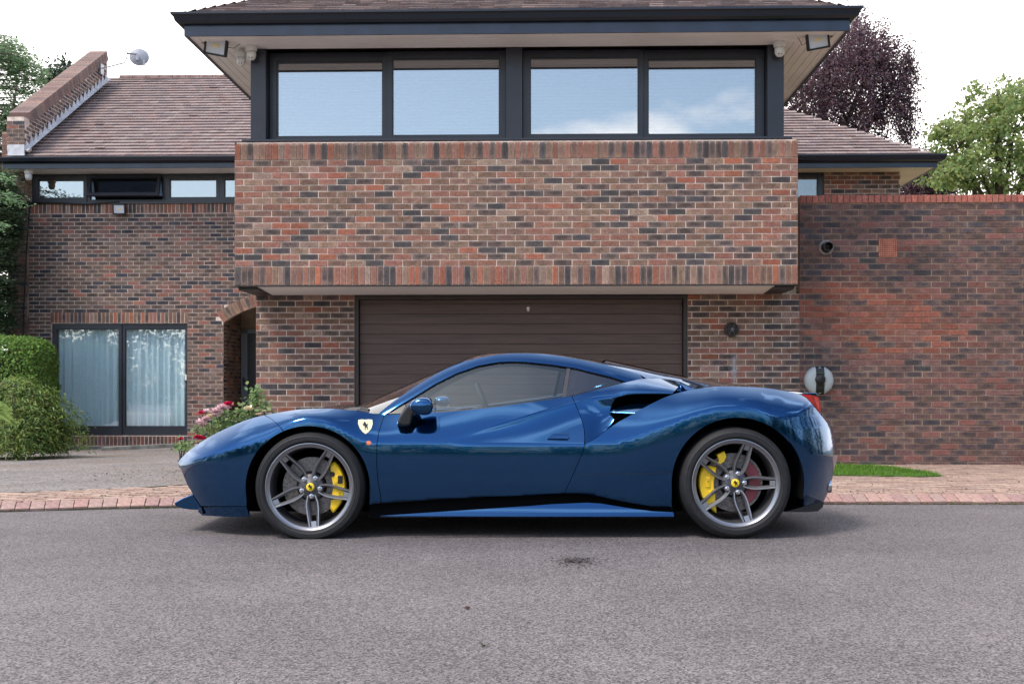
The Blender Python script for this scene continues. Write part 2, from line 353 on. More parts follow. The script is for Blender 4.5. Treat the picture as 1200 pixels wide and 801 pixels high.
def dirt_nodes(m, base_lo, base_hi, fine, med, bump, spec=.35, speck=None):
    t = m.node_tree; n = t.nodes; p = n['Principled BSDF']; L = t.links.new
    g = n.new('ShaderNodeNewGeometry')
    z1 = n.new('ShaderNodeTexNoise'); z1.inputs['Scale'].default_value = fine; z1.inputs['Detail'].default_value = 3; L(g.outputs['Position'], z1.inputs['Vector'])
    z2 = n.new('ShaderNodeTexNoise'); z2.inputs['Scale'].default_value = med; z2.inputs['Detail'].default_value = 8; z2.inputs['Roughness'].default_value = .65; L(g.outputs['Position'], z2.inputs['Vector'])
    vo = n.new('ShaderNodeTexVoronoi'); vo.inputs['Scale'].default_value = fine*.9; L(g.outputs['Position'], vo.inputs['Vector'])
    r = n.new('ShaderNodeValToRGB'); e = r.color_ramp.elements; e[0].position = .18; e[1].position = .85; e[0].color = base_lo; e[1].color = base_hi
    L(vo.outputs['Color'], r.inputs[0])
    v = n.new('ShaderNodeMapRange'); v.inputs[1].default_value = .3; v.inputs[2].default_value = .7; v.inputs[3].default_value = .78; v.inputs[4].default_value = 1.22; L(z2.outputs[0], v.inputs[0])
    mm = n.new('ShaderNodeMix'); mm.data_type = 'RGBA'; mm.blend_type = 'MULTIPLY'; mm.inputs[0].default_value = 1; L(r.outputs[0], mm.inputs[6]); L(v.outputs[0], mm.inputs[7])
    mo_ = mm.outputs[2]
    v2 = n.new('ShaderNodeTexVoronoi'); v2.inputs['Scale'].default_value = fine*.5; L(g.outputs['Position'], v2.inputs['Vector'])
    r2 = n.new('ShaderNodeMapRange'); r2.inputs[3].default_value = .86; r2.inputs[4].default_value = 1.15; L(v2.outputs['Color'], r2.inputs[0])
    m2 = n.new('ShaderNodeMix'); m2.data_type = 'RGBA'; m2.blend_type = 'MULTIPLY'; m2.inputs[0].default_value = 1; L(mo_, m2.inputs[6]); L(r2.outputs[0], m2.inputs[7]); mo_ = m2.outputs[2]
    if speck:                                    # drifts of dried soil and moss
        z4 = n.new('ShaderNodeTexNoise'); z4.inputs['Scale'].default_value = 1.1; z4.inputs['Detail'].default_value = 9; z4.inputs['Roughness'].default_value = .7
        mp = n.new('ShaderNodeMapping'); mp.inputs['Scale'].default_value = (.45, 1, 1); L(g.outputs['Position'], mp.inputs[0]); L(mp.outputs[0], z4.inputs['Vector'])
        r4 = n.new('ShaderNodeMapRange'); r4.inputs[1].default_value = .50; r4.inputs[2].default_value = .66; r4.inputs[4].default_value = .75; L(z4.outputs[0], r4.inputs[0])
        m4 = n.new('ShaderNodeMix'); m4.data_type = 'RGBA'; L(r4.outputs[0], m4.inputs[0]); L(mo_, m4.inputs[6]); m4.inputs[7].default_value = speck; mo_ = m4.outputs[2]
    L(mo_, p.inputs['Base Color']); p.inputs['Specular IOR Level'].default_value = spec
    bp = n.new('ShaderNodeBump'); bp.inputs['Strength'].default_value = bump; bp.inputs['Distance'].default_value = .006; L(vo.outputs['Distance'], bp.inputs['Height']); L(bp.outputs[0], p.inputs['Normal'])
    return m
M_ROAD = dirt_nodes(mat('asphalt', (.06, .06, .06, 1), .8), (.040, .036, .037, 1), (.215, .190, .192, 1), 150, .7, .5)
M_DRIVE = dirt_nodes(mat('drive_tarmac', (.1, .1, .1, 1), .9), (.10, .09, .086, 1), (.31, .28, .26, 1), 60, .8, .8, speck=(.20, .145, .095, 1))
M_SOIL = noisy(mat('soil', (.10, .075, .05, 1), .95), 6, .4, .5)
M_EARTH = noisy(mat('ground_cover', (.07, .085, .04, 1), .95), .4, .4)
M_PAVER = noisy(mat('paver', (.30, .195, .15, 1), .9), 5, .25, .3)

# far ground to the horizon, then the road sheet, pavement and drive
gm = MB(); gm.face([(-900, -900, -.32), (900, -900, -.32), (900, 900, -.32), (-900, 900, -.32)])
tag(gm.build('ground', M_EARTH), kind='structure')
rm = MB(); xs = np.linspace(-40, 40, 161)
for a, b in zip(xs[:-1], xs[1:]):
    rm.face([(a, min(-14, kerb_y(a)-.5), 0), (b, min(-14, kerb_y(b)-.5), 0), (b, kerb_y(b)+.05, 0), (a, kerb_y(a)+.05, 0)])
tag(rm.build('road', M_ROAD), kind='structure')
om = MB(); om.face([(-60, -13.8, .05), (-60, -60, .05), (60, -60, .05), (60, -13.8, .05)]); om.face([(-60, -13.8, -.3), (-60, -13.8, .05), (60, -13.8, .05), (60, -13.8, -.3)][::-1])
tag(om.build('verge', M_EARTH), kind='structure')

def sheet(name, m, X0, X1, inner, outer, dz, nx=120, ny=26):
    mb = MB(); vs = []; fs = []
    for i in range(nx+1):
        X = X0+(X1-X0)*i/nx; a, b = inner(X), outer(X)
        for k in range(ny+1):
            Y = a+(b-a)*(k/ny)**1.3; vs.append((X, Y, zg(X, Y)+dz))
    for i in range(nx):
        for k in range(ny):
            q = i*(ny+1)+k; fs.append((q, q+ny+1, q+ny+2, q+1))
    mb.mesh(vs, fs); return tag(mb.build(name, m, smooth=True), kind='structure')
M_SAND = noisy(mat('sandy_joint', (.33, .26, .17, 1), .95), 7, .35, .3)
pave = sheet('pavement', M_SAND, -30, 30, lambda x: kerb_y(x)+.16, lambda x: 27.5, -.010, 160, 40)
# drive on the left: its edge with the paving swings out towards the front of the house
DEX = [-30, -8, -5.5, -4.6, -3.75, -3.3, -3.05, -2.4, 2.0]; DEY = [3, 8.8, 9.75, 10.05, 10.55, 10.85, 11.2, 11.55, 11.6]
def drive_edge(x): return max(float(pchip(DEX, DEY, x)), kerb_y(x)+.45)
sheet('driveway', M_DRIVE, -30, 2.25, drive_edge, lambda x: 26.0, -.002, 120, 34)
# kerb: one sloping block after another along the bend
kb = MB()
for a, b in zip(xs[:-1], xs[1:]):
    kb.face([(a, kerb_y(a)+.006, -.03), (b, kerb_y(b)+.006, -.03), (b, kerb_y(b)+.006, .012), (a, kerb_y(a)+.006, .012)])
    kb.face([(a, kerb_y(a)+.006, .012), (b, kerb_y(b)+.006, .012), (b, kerb_y(b)+.17, .058), (a, kerb_y(a)+.17, .058)])
M_MOSS = noisy(mat('mossy_joint', (.060, .058, .032, 1), .95), 6, .4)
kerb = tag(kb.build('kerb', M_MOSS), kind='structure')
M_KERB = []
for i, c in enumerate([(.34, .20, .17), (.30, .185, .165), (.37, .235, .195), (.32, .215, .185)]): M_KERB.append(noisy(mat('kerb_block_%s' % 'abcd'[i], c+(1,), .88), 22, .22, .3))
kprot = []
for i in range(8):
    mb = MB(); mb.bbox(-.0500, .0500, 0, .168, -.03, .0, .004)
    o = mb.build('kerb_block', M_KERB[i % 4]); kprot.append(o.data); bpy.data.objects.remove(o)
x = -5.2
while x < 5.6:
    y0, y1 = kerb_y(x), kerb_y(x+.1); ang = math.atan2(y1-y0, .1)
    o = bpy.data.objects.new('kerb_block', kprot[rnd.randrange(8)]); COL.objects.link(o); o.parent = kerb
    o.location = (x, y0, .024+rnd.uniform(-.003, .003)); o.rotation_euler = (math.atan2(.05, .16)+rnd.uniform(-.02, .02), rnd.uniform(-.015, .015), ang)
    x += .1045*math.cos(ang)
# block paving behind the kerb
PAVC = [((.38, .26, .205), (.36, .245, .19)), ((.34, .245, .20), (.32, .23, .185)), ((.42, .31, .24), (.40, .29, .225)), ((.33, .22, .18), (.31, .21, .17))]
def pav_pal(): 
    c = rnd.choice(PAVC); k = rnd.uniform(.85, 1.15); return tuple(tuple(q*k for q in cc)+(1,) for cc in c)
pm = MB()
x = -6.0
while x < 6.2:
    y = kerb_y(x)+.175; top = drive_edge(x)-.02 if x < 2.3 else 15.2
    while y < top:
        row = round((y-kerb_y(x))/.104)
        z = zg(x, y); xo = x+(row % 2)*.1
        j = rnd.uniform(-.0025, .003)
        if not (2.6 < xo < 5.2 and y > 11.9 and y < 13.2 and (y-11.9) > (xo-2.6)*.0 and xo < 4.5) or True:
            zz = z+j; c = pav_pal()
            pm.face([(xo+.004, y+.003, zz), (xo+.197, y+.003, zz), (xo+.197, y+.098, zz-.0018), (xo+.004, y+.098, zz-.0018)], [(0, 0), (1, 0), (1, 1), (0, 1)], *c)
            pm.face([(xo+.004, y+.003, zz-.012), (xo+.197, y+.003, zz-.012), (xo+.197, y+.003, zz), (xo+.004, y+.003, zz)], [(0, 0), (1, 0), (1, 1), (0, 1)], *c)
        y += .104
    x += .204
pm.build('paver_mass', M_BRICK, pave, kind='stuff')

# ------------------------------------------------------------------ house
HB = (0, 15.1, 0)
house = thing('house', HB, 'brick house with a jutting bay over its brown garage door and tiled hip roof', 'house')
W_HY, BAY_HY, WIN_HY, L_HY, R_HY = 15.10, 14.24, 14.40, 22.40, 20.0
# --- front bay over the garage
bx0, _, bz1 = hp(275, 163, BAY_HY); bx1 = hp(935, 163, BAY_HY)[0]; bz0 = hp(605, 333.5, BAY_HY)[2]
bz1 = bz0+23*.075
bay = brick_wall('bay_wall', house, BAY_HY, bx0, bx1, bz0+.225, bz1-.225, pal=PAL, zref=bz0+.225, singles=300, thick=.30)
mo = MB(); mo.box(bx0, bx1, BAY_HY+.006, BAY_HY+.3, bz0, bz0+.225); mo.box(bx0, bx1, BAY_HY+.012, BAY_HY+.3, bz1-.225, bz1-.012)
mo.box(bx0+.004, bx0+.3, BAY_HY+.3, W_HY+.05, bz0, bz1-.02); mo.box(bx1-.3, bx1-.004, BAY_HY+.3, W_HY+.05, bz0, bz1-.02)
mo.build('bay_core', M_MORTAR, house)
for nm, a, b, pr in (('soldier_course', bz0, bz0+.225, .006), ):
    soldiers(bay, BAY_HY, bx0, bx1, a, b, proud=pr)
st = MB(); n = round((bx1-bx0)/.075); p = (bx1-bx0)/n       # bullnosed coping of the bay: soldiers with a sloped head
for i in range(n):
    u = bx0+i*p+.005; c = pick(PAL); wd = p-.01; z0, z1 = bz1-.22, bz1
    pr = [(0, z0), (0, z1-.05), (.018, z1-.018), (.05, z1), (.12, z1+.004)]
    for (d0, e0), (d1, e1) in zip(pr[:-1], pr[1:]):
        v0, v1 = (e0-z0)/.22, (e1-z0)/.22
        st.face([(u, BAY_HY-.002+d0, e0), (u+wd, BAY_HY-.002+d0, e0), (u+wd, BAY_HY-.002+d1, e1), (u, BAY_HY-.002+d1, e1)], [(0, v0), (1, v0), (1, v1), (0, v1)], *c)
    for uu, s_ in ((u, 1), (u+wd, -1)):
        q = [(uu, BAY_HY-.002+d, e) for d, e in pr]+[(uu, BAY_HY+.12, z0)]
        st.face(q if s_ > 0 else q[::-1], [(0, 0)]*6, *c)
st.build('coping_course', M_BRICK, bay, kind='stuff')
# side returns of the bay in brick
st = MB(); z = bz0+.005; k = 0
while z < bz1-.03:
    y = BAY_HY-(k % 2)*.11
    while y < W_HY:
        a, b = max(y, BAY_HY), min(y+BL, W_HY)
        if b-a > .03:
            add_brick(st, (bx0, b, z), (0, -1, 0), (0, 0, 1), (-1, 0, 0), b-a, BH, .016, pick(PAL)); add_brick(st, (bx1, a, z), (0, 1, 0), (0, 0, 1), (1, 0, 0), b-a, BH, .016, pick(PAL))
        y += .225
    z += .075; k += 1
st.build('brick_mass', M_BRICK, bay, kind='stuff')
# underside of the bay: dark timber border round a pale panel that hangs a little lower at the wall
mb = MB(); mb.box(bx0+.002, bx1-.002, BAY_HY+.004, W_HY, bz0-.014, bz0-.001)
mb.box(bx0+.02, bx0+.26, BAY_HY+.10, W_HY-.006, bz0-.050, bz0-.014); mb.box(bx1-.26, bx1-.02, BAY_HY+.10, W_HY-.006, bz0-.050, bz0-.014)
und = mb.build('bay_underside', M_TIMBER, house)
mb = MB(); mb.prism([(bx0+.262, BAY_HY+.05, bz0-.016), (bx1-.262, BAY_HY+.05, bz0-.016), (bx1-.262, W_HY-.02, bz0-.052), (bx0+.262, W_HY-.02, bz0-.052)], (0, 0, .03))
mb.build('panel', M_SOFFIT, und)

# --- garage wall (both piers), door between
ZB = -.06
gx0 = hp(300, 400, W_HY)[0]; gx1 = hp(937, 400, W_HY)[0]; dx0 = hp(415, 400, W_HY)[0]; dx1 = hp(806, 400, W_HY)[0]; dz1 = bz0-.055
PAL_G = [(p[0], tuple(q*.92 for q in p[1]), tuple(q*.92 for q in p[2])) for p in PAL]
for a, b in ((gx0, dx0), (dx1, gx1)): pier = brick_wall('garage_wall', house, W_HY, a, b, ZB, bz0-.05, pal=PAL_G, zref=bz0-.05, thick=.25, xphase=.25)
gd = MB(); gd.box(dx0, dx0+.05, W_HY+.03, W_HY+.16, ZB, dz1); gd.box(dx1-.05, dx1, W_HY+.03, W_HY+.16, ZB, dz1); gd.box(dx0+.05, dx1-.05, W_HY+.03, W_HY+.16, dz1-.05, dz1)
gd.box(dx0+.05, dx1-.05, W_HY+.15, W_HY+.2, ZB, dz1-.05)
gdoor = gd.build('garage_door', M_TIMBER, house)
ph = .128; z = ZB+.01
while z < dz1-.06:
    mb = MB(); t = min(z+ph-.006, dz1-.055)
    if t-z > .03: mb.bbox(dx0+.055, dx1-.055, W_HY+.118+rnd.uniform(0, .002), W_HY+.15, z, t+.003, .0025); mb.build('plank', M_GARAGE, gdoor)
    z += ph
mb = MB(); k = hp(619, 361, W_HY+.11); mb.lathe([(0, -.012), (.017, -.012), (.022, -.006), (.022, .01)], 20, (k[0], W_HY+.112, k[2]))
mb.bbox(k[0]-.012, k[0]+.012, W_HY+.090, W_HY+.106, k[2]-.04, k[2]-.012, .004); mb.build('lock_handle', M_WHITE, gdoor, smooth=True)

# --- left wing
def H(px, py): return hp(px, py, L_HY)
lx0 = H(12, 300)[0]; lx1 = H(330, 300)[0]
lzb = -.19; lzt = H(150, 204)[2]; sill_z = H(150, 237)[2]
pd = (H(60, 0)[0], H(219.5, 0)[0], H(0, 510)[2], H(0, 379)[2])                  # patio door opening
wz0, wz1 = sill_z, lzt
ao0, ao1 = H(262, 0)[0], H(330, 0)[0]; az0 = H(262, 378)[2]
acx = H(327, 0)[0]; arch_r = 1.75; acz = az0-math.sqrt(max(.01, arch_r**2-(acx-ao0)**2))
def arch_top(x): return acz+math.sqrt(max(0, arch_r**2-(x-acx)**2))
def lskip(cx, cz, u0, u1, zb, zt):
    d = math.hypot(cx-acx, cz-acz)
    return cz > az0-.02 and d < arch_r+.20 and (cx >= ao0 or (cz-acz)/(acx-cx+1e-6) >= (az0-acz)/(acx-ao0)-.02)
ops = [(pd[0], pd[1], pd[2]-.19, pd[3]+.215), (H(36, 0)[0], lx1+1, wz0-.215, lzt+1), (ao0, ao1, lzb-1, acz+arch_r+.02)]
lw = brick_wall('side_wall', house, L_HY, lx0, lx1, lzb, lzt, ops=[o for o in ops], pal=PAL_L, zref=sill_z-.215, thick=.2, skip=lskip)
# mortar behind the soldier courses, arch spandrel
mb = MB(); mb.box(pd[0], pd[1], L_HY+.006, L_HY+.2, pd[3], pd[3]+.215); mb.build('lintel_core', M_MORTAR, lw); mb = MB(); mb.box(pd[0], pd[1], L_HY+.006, L_HY+.2, pd[2]-.19, pd[2]); mb.build('lintel_core', M_MORTAR, lw); mb = MB(); mb.box(H(36, 0)[0], lx1, L_HY+.006, L_HY+.2, wz0-.215, wz0-.005); mb.build('lintel_core', M_MORTAR, lw); mb = MB()
n_ = 30
for i in range(n_): u0, u1 = ao0+(lx1-ao0)*i/n_, ao0+(lx1-ao0)*(i+1)/n_; mb.box(u0, u1, L_HY+.006, L_HY+.2, max(arch_top(u0), arch_top(u1))+.01, acz+arch_r+.03)
mb.build('lintel_core', M_MORTAR, lw)
soldiers(lw, L_HY, pd[0]-.02, pd[1]+.02, pd[3]+.003, pd[3]+.215, PAL); soldiers(lw, L_HY, H(36, 0)[0], lx1, wz0-.212, wz0-.008, PAL)
soldiers(lw, L_HY, pd[0], pd[1], pd[2]-.19, pd[2]-.004, PAL_R)
ar = MB(); a = PI+.0
ang0 = math.acos((ao0-acx)/arch_r); ang1 = PI/2-.05; na = max(6, round((ang0-ang1)*arch_r/.078))
for i in range(na):
    t0 = ang0+(ang1-ang0)*(i+.04)/na; t1 = ang0+(ang1-ang0)*(i+.96)/na
    q = [(acx+r*math.cos(t), L_HY-.004, acz+r*math.sin(t)) for t, r in ((t0, arch_r), (t1, arch_r), (t1, arch_r+.225), (t0, arch_r+.225))]
    c = pick(PAL); ar.face(q, [(0, 0), (1, 0), (1, 1), (0, 1)], *c)
    for k in range(4):
        e = [q[k], q[(k+1) % 4]]; ar.face([e[1], e[0], (e[0][0], L_HY+.02, e[0][2]), (e[1][0], L_HY+.02, e[1][2])], [(0, 0), (1, 0), (1, 1), (0, 1)], *c)
ar.build('arch_brick_ring', M_BRICK, lw, kind='stuff')
# porch reveal behind the arch and the front door at its back
mb = MB(); pb = L_HY+1.30
mb.box(ao0-.2, ao0, L_HY+.2, pb, lzb, az0+.4); mb.box(ao0-.2, ao1+.3, pb, pb+.1, lzb, az0+.6); mb.box(ao0-.2, ao1+.3, L_HY+.2, pb, az0+.35, az0+.5)
porch = mb.build('porch', M_MORTAR_DARK, house)
st = MB(); z = lzb+.005; k = 0
while z < az0+.3:
    y = L_HY-(k % 2)*.11
    while y < pb:
        a_, b_ = max(y, L_HY), min(y+BL, pb)
        if b_-a_ > .03: add_brick(st, (ao0+.004, a_, z), (0, 1, 0), (0, 0, 1), (1, 0, 0), b_-a_, BH, .012, pick(PAL_L))
        y += .225
    z += .075; k += 1
st.build('brick_mass', M_BRICK, porch, kind='stuff')
fd = hp(283, 386, pb-.05); fd1 = hp(320, 386, pb-.05)
mb = MB(); mb.box(fd[0], fd[0]+.13, pb-.09, pb-.01, lzb, fd[2]); mb.box(fd[0], fd1[0], pb-.09, pb-.01, fd[2]-.08, fd[2]+.0)
M_GREYPAINT = mat('grey_paint', (.12, .14, .17, 1), .5)
fdo = mb.build('front_door', M_GREYPAINT, house)
mb = MB(); mb.box(fd[0]+.132, fd1[0], pb-.05, pb-.02, lzb, fd[2]-.082); mb.build('leaf', M_BLACK, fdo)
mb = MB(); mb.bbox(fd[0]+.04, fd[0]+.08, pb-.12, pb-.09, lzb+1.15, lzb+1.3, .008); mb.build('handle', M_BLACK, fdo)

def window(name, x0, x1, z0, z1, hy, fl, fr, fb, ft, m=M_FRAME, glass=M_GLASS, parent=house, dp=.07, M=None, mesh_panes=True):
    mb = MB(); mb.box(x0, x0+fl, hy, hy+dp, z0, z1); mb.box(x1-fr, x1, hy, hy+dp, z0, z1); mb.box(x0+fl, x1-fr, hy, hy+dp, z0, z0+fb); mb.box(x0+fl, x1-fr, hy, hy+dp, z1-ft, z1)
    b = .012; i = hy+.018
    mb.box(x0+fl, x0+fl+b, i, i+.02, z0+fb, z1-ft); mb.box(x1-fr-b, x1-fr, i, i+.02, z0+fb, z1-ft); mb.box(x0+fl+b, x1-fr-b, i, i+.02, z0+fb, z0+fb+b); mb.box(x0+fl+b, x1-fr-b, i, i+.02, z1-ft-b, z1-ft)
    if M is not None: mb.v = [tuple(M @ Vector(p)) for p in mb.v]
    f = mb.build(name, m, parent)
    pm = MB(); pm.box(x0+fl+.004, x1-fr-.004, hy+.040, hy+.046, z0+fb+.004, z1-ft-.004)
    if M is not None: pm.v = [tuple(M @ Vector(p)) for p in pm.v]
    pm.build('pane', glass, f); return f
# patio door with two panes
cx = H(141.5, 0)[0]
window('patio_door', pd[0], cx, pd[2], pd[3], L_HY+.05, .085, .055, .17, .10)
p2 = window('patio_door', cx+.003, pd[1], pd[2], pd[3], L_HY+.075, .055, .055, .17, .10)
mb = MB()
for px in (62.5, 218): q = hp(px, 442, L_HY+.04); mb.bbox(q[0]-.018, q[0]+.018, L_HY+.015, L_HY+.05, q[2]-.055, q[2]+.055, .006)
mb.build('handle', M_WHITE, p2)
mb = MB(); mb.box(pd[0]-.01, pd[1]+.01, L_HY+.16, L_HY+.2, pd[2], pd[3]); 
mb.v = []; mb.f = []; mb.uv = []; mb.a = []; mb.b = []
mb.box(pd[0]-.5, pd[1]+.5, L_HY+1.2, L_HY+1.25, pd[2]-.2, pd[3]+.3); mb.build('room_back', M_DARKROOM, house)
for i, (c0, c1, side) in enumerate(((62, 141, 'left'), (142, 219, 'right'))):
    a, b = H(c0, 0)[0], H(c1, 0)[0]; mb = MB(); n = 160; vs = []; fs = []
    ph = rnd.random()*9
    def fold(u): return .035*math.sin(u*52+ph+1.3*math.sin(u*7+ph))+.022*math.sin(u*23+ph*2)
    for k in range(n+1):
        u = (b-a)*k/n
        for j, zz in enumerate((pd[2]+.03, (pd[2]+pd[3])/2, pd[3]-.02)):
            vs.append((a+u, L_HY+.20+fold(u)*(1.15-.35*j/2), zz))
    for k in range(n):
        for j in range(2): fs.append((k*3+j, k*3+3+j, k*3+4+j, k*3+1+j))
    mb.mesh(vs, fs); t = mb.build('curtain', M_CURTAIN, None, smooth=True, base=(a, L_HY+.26, pd[2]))
    t.location = h2w((a, L_HY+.26, pd[2])); t.rotation_euler = (0, 0, -TH)
    tag(t, ('pale blue pleated curtain behind the patio pane beside the feathery bush', 'pale blue pleated curtain behind the patio pane next to the entrance arch')[i], 'curtain', 'curtains in the patio door')
# clerestory windows under the left eaves
cw = [(37, 101), (101, 193), (193, 257), (257, 330)]
for i, (a, b) in enumerate(cw):
    xa, xb = H(a, 0)[0], H(b, 0)[0]-.003; f = .10
    if i == 1:
        window('window', xa, xb, wz0, lzt, L_HY+.05, .05, .05, .05, .05)
        M = Matrix.Translation((0, L_HY+.02, lzt-.04)) @ Matrix.Rotation(R(-20), 4, 'X') @ Matrix.Translation((0, -(L_HY+.02), -(lzt-.04)))
        window('window', xa+.06, xb-.06, wz0+.06, lzt-.04, L_HY-.03, .06, .06, .06, .05, M=M, dp=.05, glass=M_GLASS_DIM)
    else: window('window', xa, xb, wz0, lzt, L_HY+.03, .11 if i == 0 else .085, .06, .09, .08, glass=M_GLASS_UP)
mb = MB(); mb.box(H(34, 0)[0], lx1, L_HY-.035, L_HY+.05, wz0-.03, wz0-.004); mb.build('window_sill', M_FRAME, house)
mb = MB(); mb.box(H(30, 0)[0], lx1, L_HY+.6, L_HY+.65, wz0-.3, lzt+.1); mb.box(H(30, 0)[0], lx1, L_HY+.1, L_HY+.65, lzt+.002, lzt+.05); mb.build('room_back', M_DARKROOM, house)
# gable pier at the far left with its corbel
gp0, gp1 = hp(8, 0, L_HY-.1)[0], hp(32, 0, L_HY-.1)[0]
zc = H(0, 243)[2]
gpw = brick_wall('gable_wall', house, L_HY-.10, gp0+.02, gp1-.01, lzb, zc, pal=PAL_L, thick=.10, mortar=M_MORTAR_DARK)
brick_wall('gable_wall', house, L_HY-.22, gp0-.04, gp1-.01, zc+.075, H(0, 176)[2]+.3, pal=PAL_L, zref=zc+.075, thick=.22, mortar=M_MORTAR_DARK)
mb = MB(); mb.box(gp0-.01, gp1-.01, L_HY-.16, L_HY, zc-.0, zc+.07); mb.box(gp0-.05, gp1-.0, L_HY-.24, L_HY, zc+.075, zc+.10); mb.build('corbel', M_BRICK, house)
# body of the left wing behind its front wall
for q in ((lx0+.05, lx0+.25, L_HY+.2, 30.79, lzb, lzt), (lx0+.05, lx1, 30.8, 31, lzb, lzt)): mb = MB(); mb.box(*q); mb.build('rear_wall', M_MORTAR_DARK, house)

# --- upper storey window band
def U(px, py): return hp(px, py, WIN_HY)
ux0, ux1 = U(294.5, 0)[0], U(918, 0)[0]; uz0 = bz1+.004; uz1 = U(606, 56)[2]
mb = MB()
for a, b, pr in ((294.5, 312, 0), (593, 612, .03), (899, 918, 0)):
    mb = MB(); mb.box(U(a, 0)[0], U(b, 0)[0], WIN_HY-.03+pr, WIN_HY+.25, uz0, uz1); mb.build('window_post', M_FRAME, house)
mb = MB(); mb.box(U(286, 0)[0], U(926, 0)[0], WIN_HY-.115, WIN_HY+.05, bz1-.004+.012, bz1+.034); mb.build('window_sill', M_FRAME, house)
for i, (a, b, fl, fr, ft, off) in enumerate(((312.5, 452, .085, .055, .105, .15), (452, 592.5, .06, .075, .085, .12), (612.5, 755, .085, .055, .085, .12), (755, 898.5, .055, .095, .105, .15))):
    xa, xb = U(a, 0)[0]+.002, U(b, 0)[0]-.002
    window('window', xa, xb, uz0+.03, uz1, WIN_HY+off, fl, fr, .085, ft, glass=M_GLASS_UP)
    bl = MB(); n = 22; z0, z1 = uz0+.10, uz1-.10
    for k in range(n):
        z = z0+(z1-z0)*k/n; bl.prism([(xa+.05, WIN_HY+.245, z), (xb-.05, WIN_HY+.245, z), (xb-.05, WIN_HY+.262, z+.0365), (xa+.05, WIN_HY+.262, z+.0365)], (0, .0012, -.0012))
    lb = ['white venetian blind behind the window nearest the left floodlight', 'white venetian blind in the second window, left of the central post', 'white venetian blind in the window just right of the central post', 'white venetian blind behind the window nearest the right floodlight'][i]
    t = thing('window_blind', ((xa+xb)/2, WIN_HY+.26, z0), lb, 'blind', 'venetian blinds in the upper windows')
    bl.build('slats', M_BLIND, t, kind='stuff')
    hr = MB(); hr.box(xa+.05, xb-.05, WIN_HY+.242, WIN_HY+.272, z1, z1+.04); hr.build('head_rail', M_BLIND, t)
M_ROOM = mat('pale_room', (.16, .18, .20, 1), .9)
mb = MB(); mb.box(ux0+.05, ux1-.05, WIN_HY+.30, WIN_HY+.34, uz0, uz1); mb.build('room_back', M_ROOM, house)
for q in ((ux0+.03, ux0+.15, WIN_HY+.26, 24, bz1-.3, uz1), (ux1-.15, ux1-.03, WIN_HY+.26, 24, bz1-.3, uz1), (ux0, ux1, 23.9, 24, 0, uz1), (bx0+.01, bx0+.2, W_HY+.02, 24, bz0-.05, bz1-.03), (bx1-.2, bx1-.01, W_HY+.02, 24, bz0-.05, bz1-.03), (gx0+.004, gx0+.2, W_HY+.25, L_HY-.02, lzb, bz0-.052), (gx1-.2, gx1-.004, W_HY+.25, 24, lzb, bz0-.052)):
    mb = MB(); mb.box(*q); mb.build('rear_wall', M_MORTAR_DARK, house)

# --- roofs
def sweep(mb, x0, x1, yf, yb, prof, left=True, right=True):
    """eaves trim: profile (outward offset, z) carried round the left, front and right edges with mitred corners"""
    def ring(o):
        pts = []
        if left: pts += [(x0-o, yb), (x0-o, yf-o)]
        else: pts += [(x0, yf-o)]
        if right: pts += [(x1+o, yf-o), (x1+o, yb)]
        else: pts += [(x1, yf-o)]
        return pts
    vs = []; n = len(ring(0)); m = len(prof)
    for o, z in prof: vs += [(p[0], p[1], z) for p in ring(o)]
    fs = []
    for j in range(m):
        j2 = (j+1) % m
        for i in range(n-1): fs.append((j*n+i, j*n+i+1, j2*n+i+1, j2*n+i))
    fs.append(tuple(j*n for j in range(m))); fs.append(tuple(j*n+n-1 for j in range(m))[::-1])
    mb.mesh(vs, fs)
TILEC = [((.25, .19, .18), (.215, .16, .155)), ((.225, .175, .175), (.19, .15, .152)), ((.27, .205, .19), (.235, .18, .168)), ((.205, .162, .165), (.175, .14, .145)), ((.30, .245, .23), (.26, .21, .195)), ((.265, .18, .16), (.235, .16, .145))]
def tile_cols():
    c = rnd.choice(TILEC); c = tuple(tuple(.55*q+.45*m_ for q, m_ in zip(cc, (.225, .172, .160))) for cc in c); k = rnd.uniform(.88, 1.12); return tuple(tuple(q*k for q in cc)+(1,) for cc in c)
def tiles(mb, y0, z0, rise, run, gauge, xr, tw, thick=.020, normal_x=0):
    """rows of overlapping tiles up a slope that faces -y; xr(d) gives the x range of the row at plan distance d"""
    L = math.hypot(1, rise); d = 0; k = 0; sl = Vector((0, 1/L, rise/L)); up = Vector((0, -rise/L, 1/L))
    while d < run:
        a, b = xr(d)
        x = a-(k % 2)*tw/2+rnd.uniform(0, .01)
        while x < b:
            u0, u1 = max(x, a), min(x+tw-.004, b)
            if u1-u0 > .02:
                o = Vector((u0, y0+d, z0+d*rise)); j = rnd.uniform(0, .006)+(.012 if rnd.random() < .01 else 0); c = tile_cols()
                t0 = o+up*(thick+j); t1 = t0+Vector((u1-u0, 0, 0)); e = sl*(gauge*1.12)-up*(thick*.85+j)
                q = [(0, .1), (1, .1), (1, 1), (0, 1)]
                mb.face([t0, t1, t1+e, t0+e], q, *c)
                lo = up*(-.014-j*.5)
                mb.face([t0+lo, t1+lo, t1, t0], q, *c); mb.face([t0, t0+e, t0+lo], q[:3], *c); mb.face([t1, t1+lo, t1+e], q[:3], *c)
            x += tw
        d += gauge/L; k += 1
